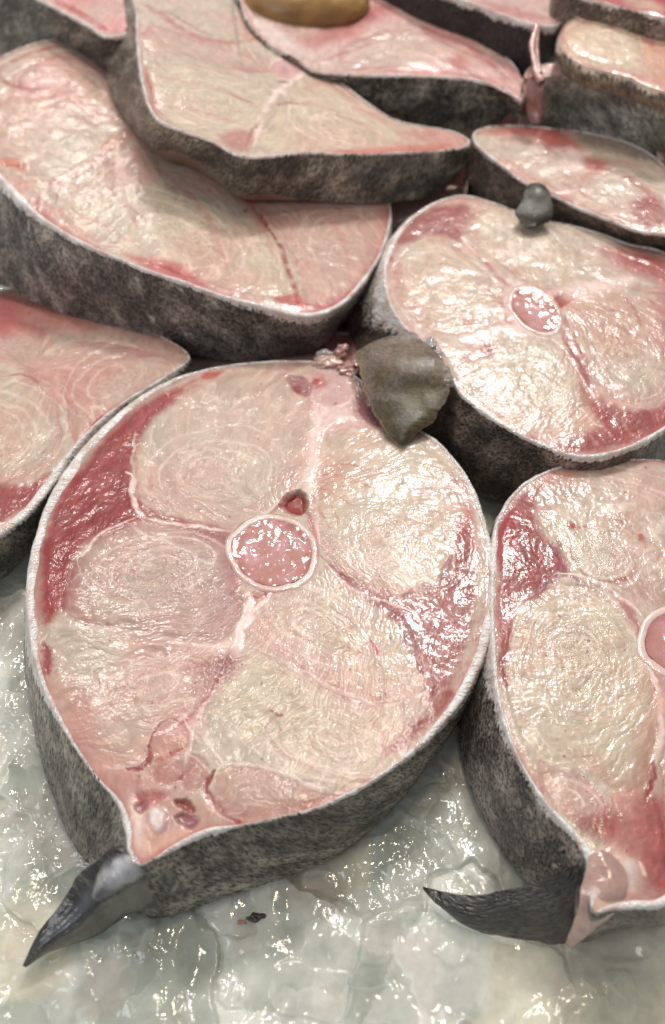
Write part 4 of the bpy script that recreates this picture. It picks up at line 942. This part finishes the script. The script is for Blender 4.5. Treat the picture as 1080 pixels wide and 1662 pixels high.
M_olive = skin_material('olive_fin_skin', (0.030, 0.022, 0.008), (0.060, 0.046, 0.018), (0.075, 0.060, 0.028), cell=16.0, stretch=1.0, relief=0.14, spec=0.3, white=(0.15, 0.115, 0.09), coatw=0.45)
M_finblack = skin_material('black_fin_skin', (0.018, 0.017, 0.015), (0.032, 0.030, 0.026), (0.055, 0.052, 0.045), cell=10.0, stretch=0.35, relief=0.4, spec=0.5)
M_milk = wet_material('milky_gristle', (0.46, 0.45, 0.45), 0.14, 0.5, 260, 0.0004, coat=1.0)
M_pink = wet_material('pink_tissue', (0.52, 0.27, 0.24), 0.2, 0.45, 260, 0.0005, coat=1.0)
M_pale_tissue = wet_material('pale_gristle', (0.62, 0.40, 0.34), 0.2, 0.5, 200, 0.0005, coat=1.0)
M_fincol = wet_material('fin_membrane', None, 0.25, 0.1, 420, 0.0004, coat=0.8)

# pointed fin of the near steak
def fin_col(u, v, P):
    base = np.array([0.030, 0.028, 0.025])[None] * np.ones((len(u), 1))
    n1 = fbm(P[:, 0] * 3, P[:, 1] * 3, 1.0, 4, .6)[:, None]
    base = base * (1 + 0.9 * n1)
    web = ss(.50, .56, v) * ss(.97, .90, v) * ss(.06, .3, u); ol = np.array([0.13, 0.125, 0.095])
    base = base * (1 - web[:, None] * .8) + ol * web[:, None] * .8 * (1 + .4 * n1)
    core = np.exp(-((v - .33) / .10) ** 2) * ss(.15, .3, u) * (0.35 + 0.65 * ss(.55, .8, u)); mk = np.array([0.22, 0.24, 0.28])
    return base * (1 - core[:, None]) + mk * core[:, None]
def gri_col(u, v, P):
    n1 = fbm(P[:, 0] * 2.5, P[:, 1] * 2.5, P[:, 2], 4, .6); m_ = (ss(.02, .28, v + .18 * n1) * ss(.98, .75, v + .18 * n1) * ss(.0, .35, u + .2 * n1))[:, None]
    mk = np.array([.40, .40, .42])[None] * (1 + .25 * n1)[:, None] * (1 - ss(.7, 1., u)[:, None] * .2) + np.array([.10, .03, .02])[None] * ss(.6, 1., u)[:, None]
    return mk * m_ + np.array([.035, .033, .03])[None] * (1 - m_)
fin = sheet('fin', [((37, 1567), .25, (42, 1570), .25), ((60, 1518), .55, (85, 1545), .2), ((90, 1478), .9, (150, 1522), .3), ((122, 1430), 1.5, (200, 1492), .5), ((150, 1402), 2.1, (250, 1468), 1.0), ((185, 1378), 2.75, (285, 1425), 2.0), ((212, 1376), 2.85, (262, 1396), 2.8)],
      M_fincol, A.root, A.root.location, 110, 60, bulge=0.26, thick=0.4, colf=fin_col, rough=0.10, nfreq=.9, noct=2, rays=0.006, fray=.05)
sheet('fin_gristle', [((150, 1452), 2.05, (162, 1462), 2.0), ((158, 1415), 2.4, (190, 1448), 2.2), ((175, 1392), 2.75, (222, 1430), 2.5), ((205, 1382), 2.95, (236, 1412), 2.85), ((222, 1386), 3.0, (234, 1396), 3.0)],
      M_fincol, fin, A.root.location, 60, 40, bulge=0.24, thick=0.3, rough=0.06, colf=gri_col)

# curved black fin of the right steak
sheet('fin', [((687, 1439), .55, (689, 1442), .5), ((708, 1445), .75, (706, 1462), .45), ((748, 1452), 1.05, (748, 1498), .3), ((800, 1450), 1.35, (800, 1519), .2), ((850, 1440), 1.75, (858, 1528), .2), ((893, 1424), 2.2, (912, 1531), .3), ((925, 1408), 2.6, (945, 1505), 1.1), ((952, 1398), 2.9, (965, 1455), 2.7)],
      M_finblack, B.root, B.root.location, 140, 60, bulge=0.20, thick=0.2, rough=0.05, rays=0.006, fray=.07)
sheet('fin_gristle', [((918, 1532), .9, (930, 1528), 1.0), ((926, 1505), 1.9, (985, 1496), 2.6), ((940, 1462), 2.95, (1016, 1450), 3.3), ((950, 1412), 3.2, (1012, 1405), 3.36), ((956, 1388), 3.25, (985, 1380), 3.3)],
      M_pale_tissue, B.root, B.root.location, 40, 30, bulge=0.16, thick=0.3, rough=0.07)

# olive flap of the middle steak, hanging over its rim
def flap_col(u, v, P):
    n1 = fbm(P[:, 0] * 1.6, P[:, 1] * 1.6, P[:, 2], 4, .6); n2 = noise(P[:, 0] * 14, P[:, 1] * 14, P[:, 2] * 14)
    c_ = np.array([0.062, 0.045, 0.017])[None] * (1 + .5 * n1 + .55 * n2)[:, None]
    t_ = (ss(.50, .18, u + .25 * n1) * .9)[:, None]; c_ = c_ * (1 - t_) + np.array([0.15, 0.115, 0.09])[None] * (1 + .6 * n2 + .3 * n1)[:, None] * t_
    e_ = (ss(.05, .0, v) + ss(.95, 1., v) * ss(.5, .7, u))[:, None] * .6; return c_ * (1 - e_) + np.array([.30, .19, .11])[None] * e_
M_flap = wet_material('olive_flap_skin', None, 0.48, 0.05, 620, 0.00022, coat=0.12)
flap = sheet('skin_flap', [((588, 562), 3.6, (668, 540), 4.35), ((576, 580), 3.7, (697, 556), 4.45), ((580, 600), 3.9, (718, 588), 4.5), ((590, 630), 3.7, (736, 624), 4.3), ((605, 662), 3.55, (718, 660), 4.0), ((617, 688), 3.42, (702, 684), 3.65), ((628, 704), 3.34, (684, 698), 3.48), ((640, 716), 3.26, (668, 712), 3.32), ((648, 723), 3.22, (660, 721), 3.22)],
      M_flap, Cc_.root, Cc_.root.location, 110, 80, bulge=0.22, thick=0.06, rough=0.22, nfreq=.75, noct=2, rays=.0, fray=.09, colf=flap_col, fold=.0)
# small dark fin hanging off the steak behind
sheet('fin', [((858, 298), 6.0, (884, 300), 6.0), ((852, 310), 5.95, (893, 312), 5.95), ((846, 330), 5.7, (897, 334), 5.7), ((838, 352), 5.4, (896, 354), 5.4), ((848, 368), 5.2, (888, 362), 5.2), ((862, 371), 5.15, (868, 370), 5.15)],
      M_flap, I_.root, I_.root.location, 50, 30, bulge=0.10, thick=0.06, rough=0.12, nfreq=.8, noct=2, rays=.003, fray=.1, colf=lambda u, v, P: np.array([.024, .021, .015])[None] * (1 + .6 * fbm(P[:, 0] * 2, P[:, 1] * 2, P[:, 2] * 2))[:, None])

def tube(name, pts, rads, mat, parent=None, origin=None, n=14, col=None):
    P = catmull(np.c_[pts, rads], 10, False); Q, R = P[:, :3], P[:, 3]
    T = np.gradient(Q, axis=0); T /= np.linalg.norm(T, axis=1, keepdims=True) + 1e-9
    a1 = np.cross(T, [0.3, 1, 0.2]); a1 /= np.linalg.norm(a1, axis=1, keepdims=True); a2 = np.cross(T, a1)
    th = np.linspace(0, 2 * math.pi, n, endpoint=False)
    rr = R[:, None] * (1 + 0.25 * noise(np.cos(th)[None] * 1.5 + 0 * R[:, None], np.sin(th)[None] * 1.5 + 0 * R[:, None], np.arange(len(R))[:, None] * 0.3))
    V = Q[:, None] + rr[..., None] * (np.cos(th)[None, :, None] * a1[:, None] + np.sin(th)[None, :, None] * a2[:, None])
    return link_mesh(name, V.reshape(-1, 3), grid_faces(len(Q), n, True), mat, parent, origin=origin)
def P3(lst): return np.vstack([at([(x, y)], z) for x, y, z in lst])
tube('skin_strand', P3([(872, 40, 9.4), (864, 70, 9.0), (866, 95, 8.7), (872, 122, 8.35), (880, 134, 8.2)]), [.10, .13, .12, .16, .2], M_pink, H_.root, H_.root.location)
tube('skin_strand', P3([(875, 40, 9.4), (872, 66, 9.0), (872, 90, 8.75), (876, 120, 8.4)]), [.08, .09, .10, .12], M_pink, H_.root, H_.root.location)
sheet('torn_tissue', [((850, 125), 8.2, (872, 118), 8.25), ((850, 150), 7.4, (882, 140), 8.0), ((856, 180), 6.6, (884, 172), 6.8), ((862, 202), 6.1, (876, 202), 6.1)],
      M_pink, J_.root, J_.root.location, 30, 20, bulge=0.3, thick=0.3, rough=0.12)
# torn tissue standing at the top rim of the near steak

# amber lump on the far steak
def lump(name, c, r, mat, seed=0, n=60, label=None, cat=None, parent=None, lay=0.5, amp=0.12):
    th = np.linspace(0, math.pi, n); ph = np.linspace(0, 2 * math.pi, n * 2, endpoint=False)
    T, Pp = np.meshgrid(th, ph, indexing='ij'); d = np.stack([np.sin(T) * np.cos(Pp), np.sin(T) * np.sin(Pp), np.cos(T)], -1)
    k = 1 + amp * fbm(d[..., 0] * 1.6 + seed, d[..., 1] * 1.6, d[..., 2] * 1.6, 4)
    V = d * k[..., None] * np.array(r); V[..., 2] = np.maximum(V[..., 2], -r[2] * lay)
    V = V + np.array(c)
    o = link_mesh(name, V.reshape(-1, 3) - np.array(c), grid_faces(n, n * 2, True), mat, parent)
    o.location = [q * U for q in c]
    if label: o['label'] = label; o['category'] = cat
    return o
M_amber = wet_material('amber_roe', (0.36, 0.20, 0.06), 0.5, 0.5, 200, 0.0003, coat=0.1)
pc = at([(497, 10)], 9.0)[0]
lump('roe_lump', (pc[0], pc[1] + .6, 8.9), (3.3, 2.4, 1.5), M_amber, 3, label='blurred amber brown lump lying on the far steak at the top', cat='roe', lay=1.0, amp=.06)

def bit(name, px, z, r, mat, seed, parent, amp=0.5):
    c_ = at([px], z)[0]; rl = np.array(parent.location) / U
    return lump(name, tuple(c_ - rl), r, mat, seed, 30, parent=None, amp=amp, lay=0.9), parent
for q, (px_, z_, r_, mt_) in enumerate([((535, 588), 3.12, (.60, .34, .22), M_pale_tissue), ((552, 572), 3.3, (.30, .24, .26), M_pink), ((566, 600), 3.08, (.50, .40, .20), M_pink),
        ((588, 632), 3.0, (.30, .55, .16), M_pale_tissue), ((545, 625), 2.96, (.7, .40, .14), M_pale_tissue)]):
    o_, p_ = bit('torn_tissue', px_, z_, r_, mt_, q * 3 + 1, A.root, .9); o_.parent = p_
o_, p_ = bit('rim_scrap', (528, 574), 3.3, (.36, .12, .12), M_milk, 5, A.root, .8); o_.parent = p_
for q, (px_, z_, r_) in enumerate([((700, 558), 4.3, (.22, .30, .12)), ((710, 578), 4.3, (.20, .28, .13)), ((720, 600), 4.28, (.20, .26, .12)), ((728, 620), 4.25, (.16, .20, .10))]):
    o_, p_ = bit('flap_gristle', px_, z_, r_, M_milk, q * 5 + 2, Cc_.root, .9); o_.parent = p_

# ------------------------------------------------------------------ the ice
def ridged(x, y, z, o=4):
    s, a_ = 0, 1.0
    for k in range(o):
        s = s + a_ * (1 - np.abs(noise(x * 2 ** k, y * 2 ** k, z + k * 3.1)) * 2); a_ *= 0.5
    return s / 1.9
PLATE = []
def plates(X, Y, cell, seed, tilt):
    gx, gy = X / cell, Y / cell; ix, iy = np.floor(gx).astype(int), np.floor(gy).astype(int)
    d1 = np.full(X.shape, 9.); d2 = np.full(X.shape, 9.); hv = np.zeros(X.shape); cv = np.zeros(X.shape)
    for a_ in (-1, 0, 1):
        for b_ in (-1, 0, 1):
            jx, jy = ix + a_, iy + b_
            px_, py_ = jx + .5 + .45 * _h(jx, jy, seed), jy + .5 + .45 * _h(jx, jy, seed + 1)
            d = np.hypot(gx - px_, gy - py_); k = d < d1
            d2 = np.where(k, d1, np.minimum(d2, d)); d1 = np.where(k, d, d1)
            hh = tilt * (_h(jx, jy, seed + 2) * (gx - px_) + _h(jx, jy, seed + 3) * (gy - py_)) * cell + .35 * tilt * cell * _h(jx, jy, seed + 4)
            hv = np.where(k, hh, hv); cv = np.where(k, _h(jx, jy, seed + 5), cv)
    e = d2 - d1; rv = np.zeros(X.shape)
    PLATE.append((cv, e)); return hv * ss(0.0, 0.12, e), e
def ice_h(X, Y):
    wx = X + 0.6 * fbm(X * .35, Y * .35, 20., 3); wy = Y + 0.6 * fbm(X * .35, Y * .35, 31., 3)
    h = 0.36 * fbm(wx * .32, wy * .32, 2., 3) + 0.10 * fbm(wx * 1.0, wy * 0.8, 5., 3)
    r = ridged(wx * .38, wy * .33, 8., 3)
    h = h + 0.10 * ss(.3, .95, r)
    p1, e1 = plates(X + 1.6 * fbm(X * .5, Y * .5, 50., 4), Y + 1.6 * fbm(X * .5, Y * .5, 53., 4), 3.4, 11, 0.07)
    p2, e2 = plates(X + .8 * fbm(X * 1.1, Y * 1.1, 55., 4), Y + .8 * fbm(X * 1.1, Y * 1.1, 57., 4), 1.3, 31, 0.035)
    h = h + p1 + p2 * ss(-.25, .25, noise(X * .3, Y * .3, 61.))
    crinkle = ss(-.1, .45, fbm(X * .35 + 4, Y * .35, 40., 3))
    h = h + ss(0., .4, noise(X * .4, Y * .4, 71.)) * 0.05 * ridged(wx * 1.6, wy * 1.5, 75., 3) + crinkle * (0.045 * fbm(X * 4.0, Y * 4.0, 9., 3, .6)) + 0.012 * fbm(X * 5, Y * 5, 12., 3)
    h = h + 0.05 * ss(.25, .4, noise(X * .9 + 9, Y * .8, 3.0))          # refrozen plates with soft steps
    return h
def ice_base(Y): return 6.0 * ss(34, 62, Y) - 0.22
xs = np.linspace(-15, 15, 900); ys = np.r_[np.linspace(2, 27, 760), np.linspace(27.1, 75, 160)]
Yg, Xg = np.meshgrid(ys, xs, indexing='ij'); fan = 1 + np.clip(Yg - 24, 0, None) * 0.035; Xw = Xg * fan
Zg = ice_base(Yg) + ice_h(Xw, Yg)
Zg = np.where(Yg > 26, Zg - 0.25 * ss(26, 30, Yg), Zg)
(c1_, e1_), (c2_, e2_) = PLATE[0], PLATE[1]
q_ = np.clip(.5 + .45 * c1_ + .35 * c2_ + .55 * fbm(Xw * .5, Yg * .5, 90., 4, .6), 0, 1)[..., None]
ic = np.array([.54, .57, .50]) * (1 - q_) + np.array([.88, .89, .81]) * q_
fr = (ss(.05, .0, e1_) * .3 + ss(.06, .0, e2_) * .35)[..., None] * ss(-.2, .3, noise(Xw, Yg, 95.))[..., None]; ic = ic * (1 - fr) + .93 * fr
wm = ss(.35, .6, noise(Xw * .35 + 3, Yg * .35, 99.))[..., None] * .5; ic = ic * (1 - wm) + np.array([.86, .78, .58]) * wm
bl = ss(.42, .62, noise(Xw * .8, Yg * .8, 101.))[..., None] * .18; ic = ic * (1 - bl) + np.array([.72, .52, .48]) * bl
PLATE.clear()
def ice_material():
    m, nt, b = mat_new('wet_ice'); L = nt.links.new
    tc = nd(nt, 'ShaderNodeTexCoord'); o = tc.outputs['Object']
    n1 = nz(nt, 22, o, 5, .6); n2 = nz(nt, 70, o, 4, .6); n3 = nz(nt, 420, o, 3, .6)
    hs = nd(nt, 'ShaderNodeHueSaturation', Saturation=1.0); L(attr(nt, 'Col').outputs['Color'], hs.inputs['Color'])
    L(mth(nt, 'ADD', mth(nt, 'MULTIPLY', ramp(nt, n2, .35, .70), .35), 0.80), hs.inputs['Value']); c = hs.outputs[0]
    L(c, b.inputs['Base Color'])
    b.inputs['Roughness'].default_value = 0.10; b.inputs['IOR'].default_value = 1.31
    b.inputs['Specular IOR Level'].default_value = 0.75
    b.inputs['Subsurface Weight'].default_value = 0.6; b.inputs['Subsurface Scale'].default_value = 0.012
    b.inputs['Subsurface Radius'].default_value = (0.8, 1.0, 0.9)
    b.inputs['Transmission Weight'].default_value = 0.22
    b.inputs['Coat Weight'].default_value = 1.0; b.inputs['Coat Roughness'].default_value = 0.03; b.inputs['Coat IOR'].default_value = 1.34
    h = mth(nt, 'ADD', mth(nt, 'MULTIPLY', n2, .8), mth(nt, 'MULTIPLY', mth(nt, 'MULTIPLY', n3, .35), ramp(nt, n1, .45, .62)))
    nr = bump(nt, h, 0.00055); L(nr, b.inputs['Normal']); L(nr, b.inputs['Coat Normal'])
    return m
ice = link_mesh('ice_bed', np.c_[Xw.ravel(), Yg.ravel(), Zg.ravel()], grid_faces(len(ys), len(xs))[:, ::-1], ice_material(), None, ic.reshape(-1, 3))
ice['kind'] = 'structure'
core = link_mesh('ice_core', np.array([(-40, 0, -3.2), (40, 0, -3.2), (40, 120, -3.0), (-40, 120, -3.0)]), [(0, 1, 2, 3)], wet_material('packed_ice', (0.55, 0.58, 0.52), .4, 0, 60, .002, coat=0))
core['kind'] = 'structure'

def scrap(name, px, z, size, mat, label, cat, seed):
    c_ = at([px], z)[0]; cz = float(ice_base(np.array(c_[1])) + ice_h(np.array([c_[0]]), np.array([c_[1]]))[0])
    c_ = at([px], cz)[0]
    return lump(name, (c_[0], c_[1], cz + size[2] * .4), size, mat, seed, 24, label, cat, amp=0.9)
M_scrap = wet_material('dark_scrap', (0.02, 0.015, 0.012), .3, 0, 500, .0003)
scrap('skin_scrap', (415, 1490), 0, (.26, .10, .07), M_scrap, 'tiny blackish scrap of skin on the ice below the near steak', 'scrap', 4)
scrap('flesh_scrap', (395, 1497), 0, (.20, .06, .03), M_pink, 'tiny pink shred beside the black scrap on the ice', 'scrap', 5)
